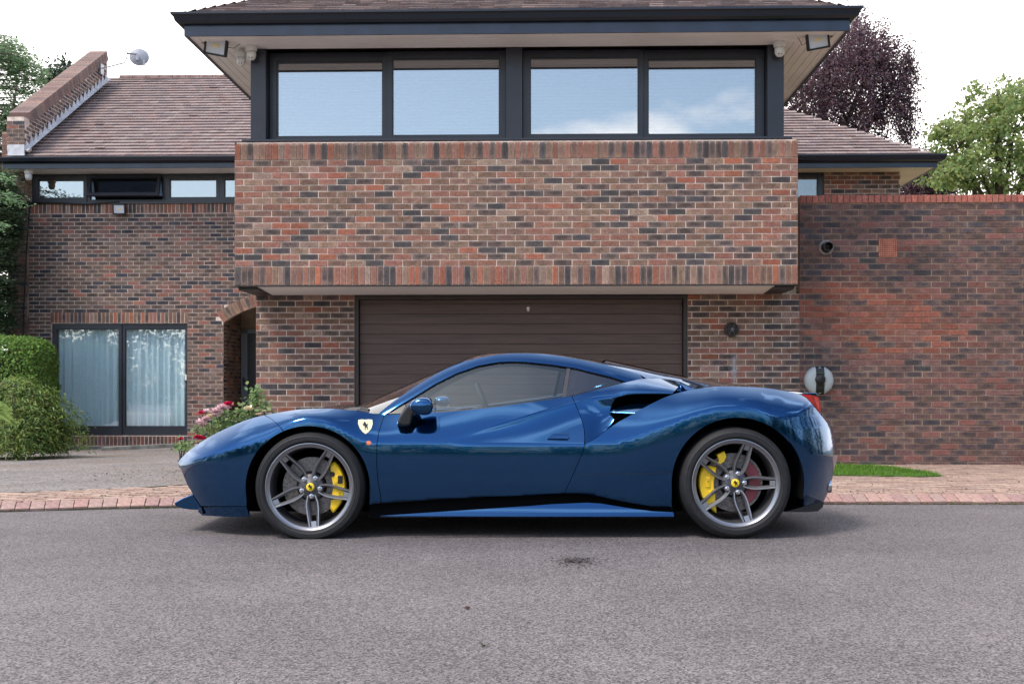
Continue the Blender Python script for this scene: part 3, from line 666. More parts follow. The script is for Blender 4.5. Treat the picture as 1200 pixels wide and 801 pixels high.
# main hip roof
OV = .63
ex0, ex1, ey = ux0-OV, ux1+OV, WIN_HY-OV; ez = uz1           # soffit level = window head
RISE = .55; eb = 24.0
zg0 = ez+.265                                               # roof plane at the eaves
mb = MB(); sweep(mb, ex0, ex1, ey, eb, [(0, ez-.012), (0, ez+.20), (-.03, ez+.20), (-.03, ez-.012)]); mb.build('fascia', M_FASCIA, house)
mb = MB(); sweep(mb, ex0, ex1, ey, eb, [(.004, ez+.235), (.004, ez+.125), (.05, ez+.115), (.085, ez+.14), (.10, ez+.195), (.125, ez+.21), (.125, ez+.235), (.105, ez+.235), (.085, ez+.20), (.02, ez+.15), (.02, ez+.235)]); gut = mb.build('gutter', M_GUTTER, house)
mb = MB()
for px in (240, 308, 400, 497, 585, 688, 780, 879, 975):
    q = hp(px, 20, ey-.12)[0]
    mb.prism([(q, ey-.001, ez+.238), (q, ey-.052, ez+.112), (q, ey-.088, ez+.137), (q, ey-.104, ez+.193), (q, ey-.129, ez+.207), (q, ey-.129, ez+.238)], (.035, 0, 0)); mb.build('bracket', M_GUTTER, gut); mb = MB()

rw = ex1-ex0; half = rw/2
mb = MB(); rz = zg0+half*RISE; xm = (ex0+ex1)/2
vs = [(ex0-.04, ey-.04, zg0-.04), (ex1+.04, ey-.04, zg0-.04), (ex1+.04, eb+3, zg0-.04), (ex0-.04, eb+3, zg0-.04), (xm, ey+half, rz-.02), (xm, eb+3, rz-.02)]
mb.mesh(vs, [(0, 1, 4), (1, 2, 5, 4), (3, 0, 4, 5), (2, 3, 5), (3, 2, 1, 0)]); roof = mb.build('roof', M_MORTAR_DARK, house)
tm = MB(); tiles(tm, ey-.07, zg0-.06, RISE, half, .105, lambda d: (ex0-.06+d, ex1+.06-d), .165)
roof_tiles = tm.build('tile_mass', M_BRICK, roof, kind='stuff')
tm = MB()                                                    # the two side slopes, same tiles turned a quarter
tiles(tm, 0, zg0-.06, RISE, half, .105, lambda d: (ey-.06+d, eb+2.5), .165)
L_ = MB(); L_.useuv = True
for sgn, ox in ((1, ex0-.07), (-1, ex1+.07)):
    n = len(L_.v); L_.v += [(ox+sgn*p[1], p[0], p[2]) for p in tm.v]
    L_.f += [tuple(i+n for i in (f if sgn < 0 else f[::-1])) for f in tm.f]; L_.uv += tm.uv; L_.a += tm.a; L_.b += tm.b
L_.build('tile_mass', M_BRICK, roof, kind='stuff')
# soffit boards: along the front, then along each side, mitred at the corners
mb = MB(); mb.box(ex0+.03, ex1-.03, ey+.03, WIN_HY+.1, ez+.03, ez+.05); mb.box(ex0+.03, ux0+.1, WIN_HY+.1, eb, ez+.03, ez+.05); mb.box(ux1-.1, ex1-.03, WIN_HY+.1, eb, ez+.03, ez+.05)
sof = mb.build('soffit', M_TIMBER, house)
nb = 6; bw = (OV-.03)/nb
for i in range(nb):
    o0 = .03+i*bw; o1 = o0+bw-.007
    mb = MB(); mb.prism([(ex0+o0, ey+o0, ez+.006), (ex1-o0, ey+o0, ez+.006), (ex1-o1, ey+o1, ez+.006), (ex0+o1, ey+o1, ez+.006)], (0, 0, .02)); mb.build('plank', M_SOFFIT, sof)
    for s_ in (0, 1):
        X = (lambda o: ex0+o) if s_ == 0 else (lambda o: ex1-o)
        mb = MB(); mb.prism([(X(o0), ey+o0+.004, ez+.006), (X(o1), ey+o1+.004, ez+.006), (X(o1), eb-.1, ez+.006), (X(o0), eb-.1, ez+.006)], (0, 0, .02)); mb.build('plank', M_SOFFIT, sof)
# left wing roof with gable parapet
le_y = L_HY-.62; le_z = hp(150, 197, le_y)[2]; lrx0, lrx1 = hp(3, 190, le_y)[0], ux0+.2
mb = MB(); sweep(mb, lrx0, lrx1, le_y, 30, [(0, le_z), (0, le_z+.14), (-.03, le_z+.14), (-.03, le_z)], False, False); mb.build('fascia', M_FASCIA, house)
mb = MB(); sweep(mb, lrx0-.03, lrx1, le_y, 30, [(.004, le_z+.20), (.004, le_z+.11), (.05, le_z+.095), (.095, le_z+.12), (.12, le_z+.18), (.12, le_z+.20), (.1, le_z+.2), (.08, le_z+.15), (.02, le_z+.13), (.02, le_z+.2)], False, False); mb.build('gutter', M_GUTTER, house)
mb = MB(); mb.box(lrx0+.02, lrx1, le_y+.03, L_HY+.1, le_z+.012, le_z+.03); mb.build('soffit', M_SOFFIT, house)
lrz = le_z+.20; run = 4.75; LR = .57
mb = MB(); vs = [(lrx0, le_y-.03, lrz-.04), (lrx1, le_y-.03, lrz-.04), (lrx1, le_y+run, lrz+run*LR-.035), (lrx0, le_y+run, lrz+run*LR-.035), (lrx1, le_y+2*run, lrz-.04), (lrx0, le_y+2*run, lrz-.04)]
mb.mesh(vs, [(0, 1, 2, 3), (3, 2, 4, 5), (0, 3, 5), (1, 4, 2), (0, 5, 4, 1)]); lroof = mb.build('roof', M_MORTAR_DARK, house)
tm = MB(); tiles(tm, le_y-.06, lrz-.05, LR, run+.05, .185, lambda d: (lrx0, lrx1), .165, thick=.026); tm.build('tile_mass', M_BRICK, lroof, kind='stuff')
mb = MB(); ry, rzz = le_y+run, lrz+run*LR
x = lrx0+.5
while x < lrx1: mb.tube([(x, ry, rzz-.06), (x+.29, ry, rzz-.06)], .11, 10); x += .3
mb.build('ridge_tile_row', noisy(mat('ridge_clay', (.20, .13, .115, 1), .9), 9, .3), lroof, kind='stuff')
# parapet: sloping slab along the gable with soldier coping and stepped lead flashing
gy0 = L_HY-.62; px1 = hp(28.5, 150, gy0)[0]; px0 = hp(7.5, 150, gy0)[0]
ptop = hp(28.5, 136, gy0)[2]; pbot = hp(28.5, 176, gy0)[2]; plen = run-.55
mb = MB(); mb.box(px0+.008, px1-.008, gy0+.008, gy0+.33, pbot, ptop-.012)
mb.prism([(px0+.01, gy0+.01, pbot), (px0+.01, gy0+.01, ptop-.215), (px0+.01, gy0+plen, ptop-.215+plen*LR), (px0+.01, gy0+plen, pbot+plen*LR)], (px1-px0-.02, 0, 0))
par = mb.build('parapet', M_MORTAR, house)
st = MB(); nn = 64
Ls = math.hypot(1, LR); sv = Vector((0, 1/Ls, LR/Ls)); uv_ = Vector((0, -LR/Ls, 1/Ls)); step = plen*Ls/nn
for i in range(nn):
    o = Vector((px1+.02, gy0, ptop-.225))+sv*(i*step)
    if i*step < .30: continue                     # the sloping coping starts behind the upright end block
    c = pick(PAL_P); hgt = .205
    # each coping brick is a box across the wall
    w_ = px1-px0+.04; a = [o+sv*.003, o+sv*(step-.004), o+sv*(step-.004)+uv_*hgt, o+sv*.003+uv_*hgt]; b = [p-Vector((w_, 0, 0)) for p in a]
    q = [(0, 0), (1, 0), (1, 1), (0, 1)]
    st.face(a, q, *c); st.face(b[::-1], q, *c)
    for k in range(4): st.face([a[k], b[k], b[(k+1) % 4], a[(k+1) % 4]], q, *c)
st.build('coping_course', M_BRICK, par, kind='stuff')
st = MB(); n_c = 14                                         # stepped brickwork of the right-hand face
for i in range(60):
    z = pbot+.02+i*.075
    ya = gy0+max(0, (z-(ptop-.225))/LR+.05); yb_ = gy0+max(0, (z-pbot)/LR)-.05
    y = gy0+math.floor((ya-gy0)/.225)*.225+(i % 2)*.11
    while y < yb_:
        a_, b_ = max(y, ya), min(y+BL, yb_)
        if b_-a_ > .04 and b_ < gy0+plen: add_brick(st, (px1-.008, a_, z), (0, 1, 0), (0, 0, 1), (1, 0, 0), b_-a_, BH, .01, pick(PAL_L))
        y += .225
st.build('brick_mass', M_BRICK, par, kind='stuff')
st = MB()                                                    # front face of the parapet end
for i in range(9):
    z = pbot+.10+i*.075
    if z < ptop-.10:
        y = px0-(i % 2)*.11
        while y < px1:
            a_, b_ = max(y, px0), min(y+BL, px1)
            if b_-a_ > .04: add_brick(st, (a_, gy0, z), (1, 0, 0), (0, 0, 1), (0, -1, 0), b_-a_, BH, .012, pick(PAL_L))
            y += .225
st.build('brick_mass', M_BRICK, par, kind='stuff')
mb = MB(); nst = 21
for i in range(nst):
    d0, d1 = plen*i/nst, plen*(i+1)/nst
    zb0, zb1 = pbot+d0*LR, pbot+d1*LR
    mb.face([(px1+.008, gy0+d0, zb0-.03), (px1+.008, gy0+d1, zb1-.03), (px1+.008, gy0+d1, zb1+.03), (px1+.008, gy0+d0+.06, zb1+.09), (px1+.008, gy0+d0, zb0+.03)])
mb.face([(px1+.008, gy0, pbot+.0), (px1+.07, gy0, pbot-.005), (px1+.07, gy0+plen, pbot+plen*LR-.005), (px1+.008, gy0+plen, pbot+plen*LR)])
mb.box(px0+.03, px1+.004, gy0-.016, gy0+.02, pbot-.10, pbot+.10); mb.build('lead_flashing', M_LEAD, par)
# right wing: wall, eaves, hip roof
rx1 = hp(1055, 210, R_HY)[0]; rx0 = ux1-.5; ry_e = R_HY-.46; rz_e = hp(1000, 196.5, ry_e)[2]; rex1 = rx1+.46
wxr = hp(966, 210, R_HY)[0]
brick_wall('side_wall', house, R_HY, wxr, rx1, .3, rz_e+.03, pal=PAL, zref=rz_e+.03, thick=.2, mortar=M_MORTAR)
window('window', rx0, wxr-.002, rz_e-.75, rz_e+.02, R_HY+.05, .06, .09, .08, .07, glass=M_GLASS)
mb = MB(); mb.box(rx0, wxr+.2, R_HY+.5, R_HY+.55, rz_e-.9, rz_e+.1); mb.box(rx1-.2, rx1-.01, R_HY+.2, 30, 0, rz_e); mb.build('rear_wall', M_MORTAR_DARK, house)
mb = MB(); sweep(mb, rx0, rex1, ry_e, 30, [(0, rz_e), (0, rz_e+.12), (-.03, rz_e+.12), (-.03, rz_e)], False, True); mb.build('fascia', M_FASCIA, house)
mb = MB(); sweep(mb, rx0, rex1, ry_e, 30, [(.004, rz_e+.20), (.004, rz_e+.10), (.05, rz_e+.085), (.095, rz_e+.11), (.12, rz_e+.18), (.12, rz_e+.20), (.1, rz_e+.2), (.08, rz_e+.15), (.02, rz_e+.12), (.02, rz_e+.2)], False, True); mb.build('gutter', M_GUTTER, house)
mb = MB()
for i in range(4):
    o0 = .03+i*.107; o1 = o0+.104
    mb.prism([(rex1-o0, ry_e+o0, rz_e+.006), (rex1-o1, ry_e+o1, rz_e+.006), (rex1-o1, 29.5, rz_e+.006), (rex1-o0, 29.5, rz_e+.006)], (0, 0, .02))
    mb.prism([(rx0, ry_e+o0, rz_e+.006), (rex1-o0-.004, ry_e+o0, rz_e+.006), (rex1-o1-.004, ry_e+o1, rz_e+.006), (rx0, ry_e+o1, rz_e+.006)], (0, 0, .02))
mb.build('soffit', noisy(mat('sunlit_board', (.66, .58, .45, 1), .5), 2, .1), house)  # warmth of sunlight on these boards is put into their colour
rrz = rz_e+.20; RR = .60; rrun = 5.0
mb = MB(); vs = [(rx0-2, ry_e-.03, rrz-.04), (rex1+.03, ry_e-.03, rrz-.04), (rex1-rrun, ry_e+rrun, rrz+rrun*RR-.05), (rx0-2, ry_e+rrun, rrz+rrun*RR-.05), (rex1+.03, ry_e+2*rrun, rrz-.04), (rx0-2, ry_e+2*rrun, rrz-.04)]
mb.mesh(vs, [(0, 1, 2, 3), (1, 4, 2), (3, 2, 4, 5), (0, 3, 5), (0, 5, 4, 1)]); rroof = mb.build('roof', M_MORTAR_DARK, house)
tm = MB(); tiles(tm, ry_e-.06, rrz-.05, RR, rrun, .14, lambda d: (rx0-1, rex1+.05-d), .165, thick=.024); tm.build('tile_mass', M_BRICK, rroof, kind='stuff')

# ------------------------------------------------------------------ garden wall on the right
gwx0 = gx1+.003; gwx1 = 9.2; gz1 = hp(1100, 228, W_HY)[2]
gwall = thing('garden_wall', (gwx0, W_HY, 0), 'long dark red brick garden wall with red brick coping right of the garage', 'wall')
ab = hp(1040.5, 290.5, W_HY); AB = (ab[0]-.115, ab[0]+.115, ab[2]-.115, ab[2]+.115)
wall = brick_wall('wall', gwall, W_HY+.004, gwx0, gwx1, -.10, gz1-.11, ops=[AB], pal=PAL_R, mortar=M_MORTAR_DARK, zref=gz1-.11, singles=300, thick=.22, xphase=.3, centre=(hp(1070, 0, W_HY)[0], 1.6))
soldiers(wall, W_HY+.0, gwx0, gwx1, gz1-.105, gz1, PAL_COPE, wd=.065, name='coping_course', proud=.012, gap=.012)
mb = MB(); mb.box(gwx0, gwx1, W_HY+.008, W_HY+.215, gz1-.11, gz1-.008); mb.build('coping_bed', M_MORTAR_DARK, gwall)
# terracotta air brick: a real grid
mb = MB(); g = .0
for i in range(10): u = AB[0]+.008+i*(.214/9); mb.box(u-.0055, u+.0055, W_HY-.004, W_HY+.03, AB[2]+.003, AB[3]-.003)
for i in range(10): v = AB[2]+.008+i*(.214/9); mb.box(AB[0]+.003, AB[1]-.003, W_HY-.003, W_HY+.03, v-.0055, v+.0055)
M_TERRA = noisy(mat('terracotta', (.42, .16, .105, 1), .85), 12, .2)
abk = mb.build('air_brick', M_TERRA, gwall)
mb = MB(); mb.box(AB[0]+.004, AB[1]-.004, W_HY+.04, W_HY+.1, AB[2]+.004, AB[3]-.004); mb.build('duct', M_BLACK, abk)

# ------------------------------------------------------------------ fittings on the house (each a thing of its own)
M_ALU = noisy(mat('grey_metal', (.30, .31, .33, 1), .4, .6), 5, .15)
M_LAMP = mat('lamp_glass', (.62, .64, .68, 1), .12, Coat_Weight=.5)
M_CHIP = mat('led_chip', (.75, .62, .35, 1), .4)
def floodlight(pos, label, rotz, tilt, roll, wd, group):
    t = thing('floodlight', pos, label, 'floodlight', group)
    M = Matrix.Translation(pos) @ Matrix.Rotation(rotz, 4, 'Z') @ Matrix.Rotation(tilt, 4, 'X') @ Matrix.Rotation(roll, 4, 'Y')
    h = wd*.42; f = .022
    mb = MB(); mb.bbox(-wd/2, wd/2, .0, .05, -h, h, .008, M)
    for a in ((-wd/2, -wd/2+f, -h, h), (wd/2-f, wd/2, -h, h), (-wd/2+f, wd/2-f, -h, -h+f), (-wd/2+f, wd/2-f, h-f, h)): mb.bbox(a[0], a[1], -.022, .0, a[2], a[3], .003, M)
    for k in range(7): mb.bbox(-wd/2+.02+k*(wd-.04)/6-.003, -wd/2+.02+k*(wd-.04)/6+.003, .05, .075, -h+.02, h-.02, .001, M)
    mb.build('housing', M_BLACK, t)
    mb = MB(); mb.bbox(-wd/2+f, wd/2-f, -.008, -.003, -h+f, h-f, .001, M); mb.build('lens', M_LAMP, t)
    mb = MB(); mb.bbox(-wd*.16, wd*.16, -.012, -.0085, -h*.16, h*.16, .001, M); mb.build('led_panel', M_CHIP, t)
    return t, M
g = 'floodlights on the house'
q = hp(253, 53.5, ey+.30); t, M = floodlight((q[0], q[1], q[2]), 'black square floodlight hanging under the left end of the upper eaves', R(-6), R(14), R(12), .275, g)
mb = MB()
for s_ in (-1,): mb.tube([M @ Vector((-.12, .03, 0)), M @ Vector((-.20, .03, .06)), (q[0]-.17, q[1]+.02, ez+.0)], .006, 6); mb.tube([M @ Vector((-.12, .03, -.02)), (q[0]-.16, q[1]+.02, ez+.0)], .006, 6)
mb.build('bracket', M_BLACK, t)
mb = MB(); e = hp(281, 60, ey+.40); mb.tube([M @ Vector((.12, .03, .0)), (q[0]+.2, q[1]+.05, q[2]-.02), (e[0], e[1], ez+.004)], .004, 5); mb.build('cable', M_BLACK, t)
q = hp(958.5, 46.5, ey+.25); t, M = floodlight((q[0], q[1], q[2]), 'black square floodlight hanging under the right end of the upper eaves', R(5), R(14), R(-11), .265, g)
mb = MB(); mb.tube([M @ Vector((.11, .03, .03)), M @ Vector((.17, .03, .08)), (q[0]+.16, q[1], ez+.0)], .006, 6); mb.tube([M @ Vector((.11, .03, .0)), M @ Vector((.145, .03, 0)), (q[0]+.17, q[1], ez+.0)], .006, 6); mb.build('bracket', M_BLACK, t)
mb = MB(); mb.tube([M @ Vector((-.11, .03, .0)), (q[0]-.17, q[1]+.05, q[2]-.05), (q[0]-.22, q[1]+.05, ez)], .004, 5); mb.build('cable', M_BLACK, t)
q = hp(139.5, 245, L_HY-.12); t, M = floodlight(q, 'small black floodlight fixed below the left window band', R(6), R(8), R(0), .235, g)
mb = MB(); mb.tube([M @ Vector((0, .05, 0)), (q[0], L_HY, q[2]+.03)], .02, 8); mb.tube([(q[0], L_HY-.02, q[2]+.1), (q[0]+.12, L_HY-.02, q[2]+.12)], .01, 6); mb.build('bracket', M_BLACK, t)

def dome_camera(pos, label, flip=1, sc=1.0):
    t = thing('security_camera', pos, label, 'security camera', 'white security cameras under the eaves')
    x, y, z = pos
    mb = MB(); mb.lathe([(0, 0), (.06*sc, 0), (.062*sc, -.03*sc), (.055*sc, -.055*sc), (.0, -.055*sc)], 24, (x, y, z), 'Z'); mb.build('mount', M_WHITE, t, angle=40)
    mb = MB(); mb.lathe([(0, -.05*sc), (.045*sc, -.055*sc), (.05*sc, -.09*sc), (.043*sc, -.125*sc), (.028*sc, -.145*sc), (0, -.15*sc)], 24, (x, y, z), 'Z'); bd = mb.build('head', M_WHITE, t, smooth=True)
    mb = MB(); 
    for dx in (-.012, .012): mb.lathe([(0, -.005), (.009*sc, -.004), (.009*sc, .01)], 12, (x+dx*sc, y-.036*sc, z-.125*sc), 'Y')
    mb.build('lens', M_BLACK, bd)
q = hp(294.5, 60, WIN_HY-.14); dome_camera((q[0], q[1], ez+.005), 'white security camera at the head of the left window post', sc=1.15)
q = hp(284.5, 65, WIN_HY-.02); dome_camera((q[0]-.02, q[1], ez-.035), 'white camera hanging lower, between the left floodlight and the other camera', sc=1.1)
mb = MB(); mb.tube([(q[0]-.02, q[1], ez+.006), (q[0]-.02, q[1], ez-.036)], .035, 12); o = mb.build('stem', M_WHITE, COL.objects['security_camera.001'])
q = hp(913.5, 55, WIN_HY-.14); dome_camera((q[0], q[1], ez+.005), 'white security camera at the head of the right window post', sc=1.2)
q = hp(33.5, 200, L_HY-.45); dome_camera((q[0], q[1], le_z+.01), 'small white security camera under the eaves of the left wing', sc=1.35)

# satellite dish on the gable parapet
q = hp(163, 66, le_y+run-.55)
t = thing('satellite_dish', q, 'grey round satellite dish on an arm at the top of the left gable parapet', 'satellite dish')
Rd = .205; M = Matrix.Translation(q) @ Matrix.Rotation(R(14), 4, 'Z') @ Matrix.Rotation(R(-8), 4, 'X')
prof = [(0, .0), (.06, -.004), (.12, -.016), (.17, -.034), (.205, -.052), (.209, -.05), (.205, -.046), (.17, -.028), (.12, -.010), (.06, .002), (0, .006)]
mb = MB(); mb.lathe([(r, -o) for r, o in prof], 40); mb.v = [tuple(M @ Vector((v[0]*1.0, v[1], v[2]*.94))) for v in mb.v]; mb.build('reflector', noisy(mat('dish_grey', (.30, .315, .36, 1), .5), 6, .1), t, smooth=True)
mb = MB(); P = lambda *p: M @ Vector(p)
foot = (px1+.02, le_y+run-1.0, ptop+(run-1.0)*LR-.28)
mb.tube([P(-.03, -.06, .02), P(-.24, -.07, .02)], .022, 8); mb.tube([P(-.03, -.055, .02), P(-.03, -.07, -.13)], .028, 8)
mb.tube([P(-.25, -.07, .05), P(-.25, -.07, -.08), P(-.30, -.05, -.19), (foot[0]+.05, foot[1], foot[2]+.02), foot], .014, 8); mb.build('arm', M_ALU, t)
mb = MB(); mb.tube([P(-.03, -.02, -.19), P(.09, -.20, -.20)], .010, 6); mb.tube([P(.12, -.22, -.17), P(.125, -.22, -.30)], .022, 8); mb.build('receiver', M_ALU, t)
mb = MB(); mb.box(foot[0]-.02, foot[0]+.03, foot[1]-.09, foot[1]+.09, foot[2]-.12, foot[2]+.10); mb.build('wall_plate', M_ALU, t)

# car charger, boiler flue, vent
q = hp(959.5, 445.5, W_HY-.02); 
t = thing('wall_charger', (q[0], W_HY, q[2]), 'round pale grey car charger with black holster on the wall behind the tail', 'car charger')
r0 = .182; mb = MB(); mb.lathe([(0, -.105), (.05, -.104), (.11, -.096), (.155, -.080), (.176, -.055), (r0, -.02), (r0, .0)], 56, (q[0], W_HY-.004, q[2])); mb.build('shell', mat('pale_grey_plastic', (.42, .46, .46, 1), .35), t, smooth=True)
mb = MB(); pr = [(-.178, -.058), (-.15, -.088), (-.11, -.102), (-.05, -.112), (.05, -.112), (.11, -.102), (.15, -.088), (.178, -.058)]
for (z0, y0), (z1, y1) in zip(pr[:-1], pr[1:]): mb.prism([(q[0]-.052, W_HY+y0, q[2]+z0), (q[0]+.052, W_HY+y0, q[2]+z0), (q[0]+.052, W_HY+y1, q[2]+z1), (q[0]-.052, W_HY+y1, q[2]+z1)], (0, .012, 0))
mb.build('band', M_BLACK, t)
mb = MB(); mb.lathe([(0, -.150), (.03, -.150), (.045, -.143), (.060, -.135), (.066, -.115), (.066, -.10)], 32, (q[0], W_HY, q[2]+.01)); mb.lathe([(.0, -.128), (.028, -.130), (.033, -.158), (.027, -.160), (.022, -.14), (0, -.14)], 24, (q[0], W_HY, q[2]+.01)); hol = mb.build('holster', M_BLACK, t, angle=35)
mb = MB(); mb.bbox(q[0]-.035, q[0]+.035, W_HY-.120, W_HY-.108, q[2]+.085, q[2]+.10, .003); mb.build('status_strip', mat('green_strip', (.05, .09, .02, 1), .3), t)
q = hp(968, 290, W_HY); t = thing('flue_pipe', (q[0], W_HY, q[2]), 'short black flue pipe sticking out of the dark garden wall', 'flue pipe')
mb = MB(); mb.lathe([(.068, .01), (.068, -.03), (.06, -.035), (.058, -.14), (.050, -.14), (.048, .01)], 28, (q[0], W_HY-.006, q[2])); mb.build('pipe', M_BLACK, t, angle=40)
mb = MB(); mb.lathe([(.066, -.012), (.085, -.010), (.095, .0)], 28, (q[0], W_HY-.006, q[2])); mb.build('collar', noisy(mat('pale_mortar', (.26, .22, .21, 1), .95), 12, .3), t)
q = hp(857, 386, W_HY); t = thing('round_vent', (q[0], W_HY, q[2]), 'dark round vent cowl on the brick pier above the rear of the car', 'vent')
M_VENT = noisy(mat('rusty_cowl', (.045, .035, .03, 1), .6), 20, .4)
mb = MB(); mb.lathe([(.088, .0), (.094, -.02), (.090, -.045), (.078, -.055), (.070, -.050), (.068, -.02), (.0, -.02)], 36, (q[0], W_HY-.008, q[2])); mb.build('cowl', M_VENT, t, angle=40)
mb = MB(); mb.lathe([(.0, -.056), (.02, -.056), (.022, -.05), (.022, -.02)], 16, (q[0]+.005, W_HY-.008, q[2]))
for k in range(6): a = k*PI/3; mb.tube([(q[0]+.02*math.cos(a), W_HY-.055, q[2]+.02*math.sin(a)), (q[0]+.075*math.cos(a), W_HY-.055, q[2]+.075*math.sin(a))], .005, 6)
mb.lathe([(.046, -.05), (.050, -.058), (.054, -.05)], 24, (q[0], W_HY-.008, q[2]))
mb.build('grille', mat('dull_grille', (.12, .12, .125, 1), .5, .4), t)
def stain_mat():
    m = bpy.data.materials.new('lime_stain'); m.use_nodes = True; t = m.node_tree; n = t.nodes; L = t.links.new; p = n['Principled BSDF']; p.inputs['Base Color'].default_value = (.55, .54, .56, 1); p.inputs['Roughness'].default_value = .95
    uv = n.new('ShaderNodeTexCoord'); sp = n.new('ShaderNodeSeparateXYZ'); L(uv.outputs['Generated'], sp.inputs[0])
    z = n.new('ShaderNodeTexNoise'); z.inputs['Scale'].default_value = 16; z.inputs['Detail'].default_value = 8; z.inputs['Roughness'].default_value = .75; L(uv.outputs['Object'], z.inputs['Vector'])
    def mth(op, a, b=None):
        q_ = n.new('ShaderNodeMath'); q_.operation = op; q_.use_clamp = False
        for i, v in enumerate((a, b)):
            if v is None: continue
            if isinstance(v, (int, float)): q_.inputs[i].default_value = v
            else: L(v, q_.inputs[i])
        return q_.outputs[0]
    d = mth('MULTIPLY', mth('ABSOLUTE', mth('SUBTRACT', sp.outputs['X'], .5)), 1.5); e = mth('MULTIPLY', mth('ABSOLUTE', mth('SUBTRACT', sp.outputs['Z'], .5)), .9)
    s_ = mth('SUBTRACT', mth('SUBTRACT', z.outputs[0], d), e)
    r_ = n.new('ShaderNodeMapRange'); r_.inputs[1].default_value = .18; r_.inputs[2].default_value = .50; r_.inputs[4].default_value = .62; L(s_, r_.inputs[0]); L(r_.outputs[0], p.inputs['Alpha']); return m
a_ = hp(845, 392, W_HY); b_ = hp(876, 474, W_HY); mb = MB(); mb.face([(a_[0], W_HY-.004, b_[2]), (b_[0], W_HY-.004, b_[2]), (b_[0], W_HY-.004, a_[2]), (a_[0], W_HY-.004, a_[2])]); mb.build('lime_stain', stain_mat(), pier)
# loose black cable down the left wall, white box
mb = MB(); pts = [(37, 237), (34, 250), (31, 300), (28, 360), (27.5, 397)]
mb.tube([hp(a, b, L_HY-.025-(.10 if a < 33 else .02)) for a, b in pts], .014, 6)
t = mb.build('black_cable', M_BLACK, None, base=hp(30, 397, L_HY)); t.location = h2w(hp(30, 397, L_HY)); t.rotation_euler = (0, 0, -TH); tag(t, 'thin black cable running down the left wall beside the gable pier', 'cable')
mb = MB(); mb.tube([hp(a, b, L_HY-.045) for a, b in ((37, 237.5), (70, 238), (100, 239.5), (120, 238), (140, 236.5))], .012, 6)
t = mb.build('black_cable', M_BLACK, None, base=hp(90, 238, L_HY)); t.location = h2w(hp(90, 238, L_HY)); t.rotation_euler = (0, 0, -TH); tag(t, 'thin black cable sagging under the left window band to the floodlight', 'cable')
# pale edging strip before the patio door
mb = MB(); a = wpz(118, 526.5, -.155); b = wpz(226, 520.5, -.15)
for i in range(3):
    p = Vector(a).lerp(Vector(b), i/3+.004); r = Vector(a).lerp(Vector(b), (i+1)/3-.004)
    mb.prism([(p.x, p.y, -.20), (r.x, r.y, -.20), (r.x, r.y, -.115), (p.x, p.y, -.118)], (0, .16, 0))
t = mb.build('stone_edging', noisy(mat('pale_stone', (.42, .44, .40, 1), .85), 6, .25), None, base=a); t.location = a; tag(t, 'pale stone edging strip on the ground below the patio door', 'edging')

# ------------------------------------------------------------------ plants and trees
def leaf_mat(name, c, var=.35, trans=.35):
    m = bpy.data.materials.new(name); m.use_nodes = True; t = m.node_tree; n = t.nodes; L = t.links.new; n.remove(n['Principled BSDF']); out = n['Material Output']
    a = n.new('ShaderNodeAttribute'); a.attribute_name = 'ca'
    mu = n.new('ShaderNodeMix'); mu.data_type = 'RGBA'; mu.blend_type = 'MULTIPLY'; mu.inputs[0].default_value = 1; mu.inputs[6].default_value = c; L(a.outputs['Color'], mu.inputs[7])
    d = n.new('ShaderNodeBsdfPrincipled'); d.inputs['Roughness'].default_value = .5; d.inputs['Specular IOR Level'].default_value = .3; L(mu.outputs[2], d.inputs['Base Color'])
    tl = n.new('ShaderNodeBsdfTranslucent'); L(mu.outputs[2], tl.inputs[0])
    mx = n.new('ShaderNodeMixShader'); mx.inputs[0].default_value = trans; L(d.outputs[0], mx.inputs[1]); L(tl.outputs[0], mx.inputs[2]); L(mx.outputs[0], out.inputs[0])
    return m
M_BARK = noisy(mat('bark', (.055, .042, .033, 1), .9), 6, .4, .6)
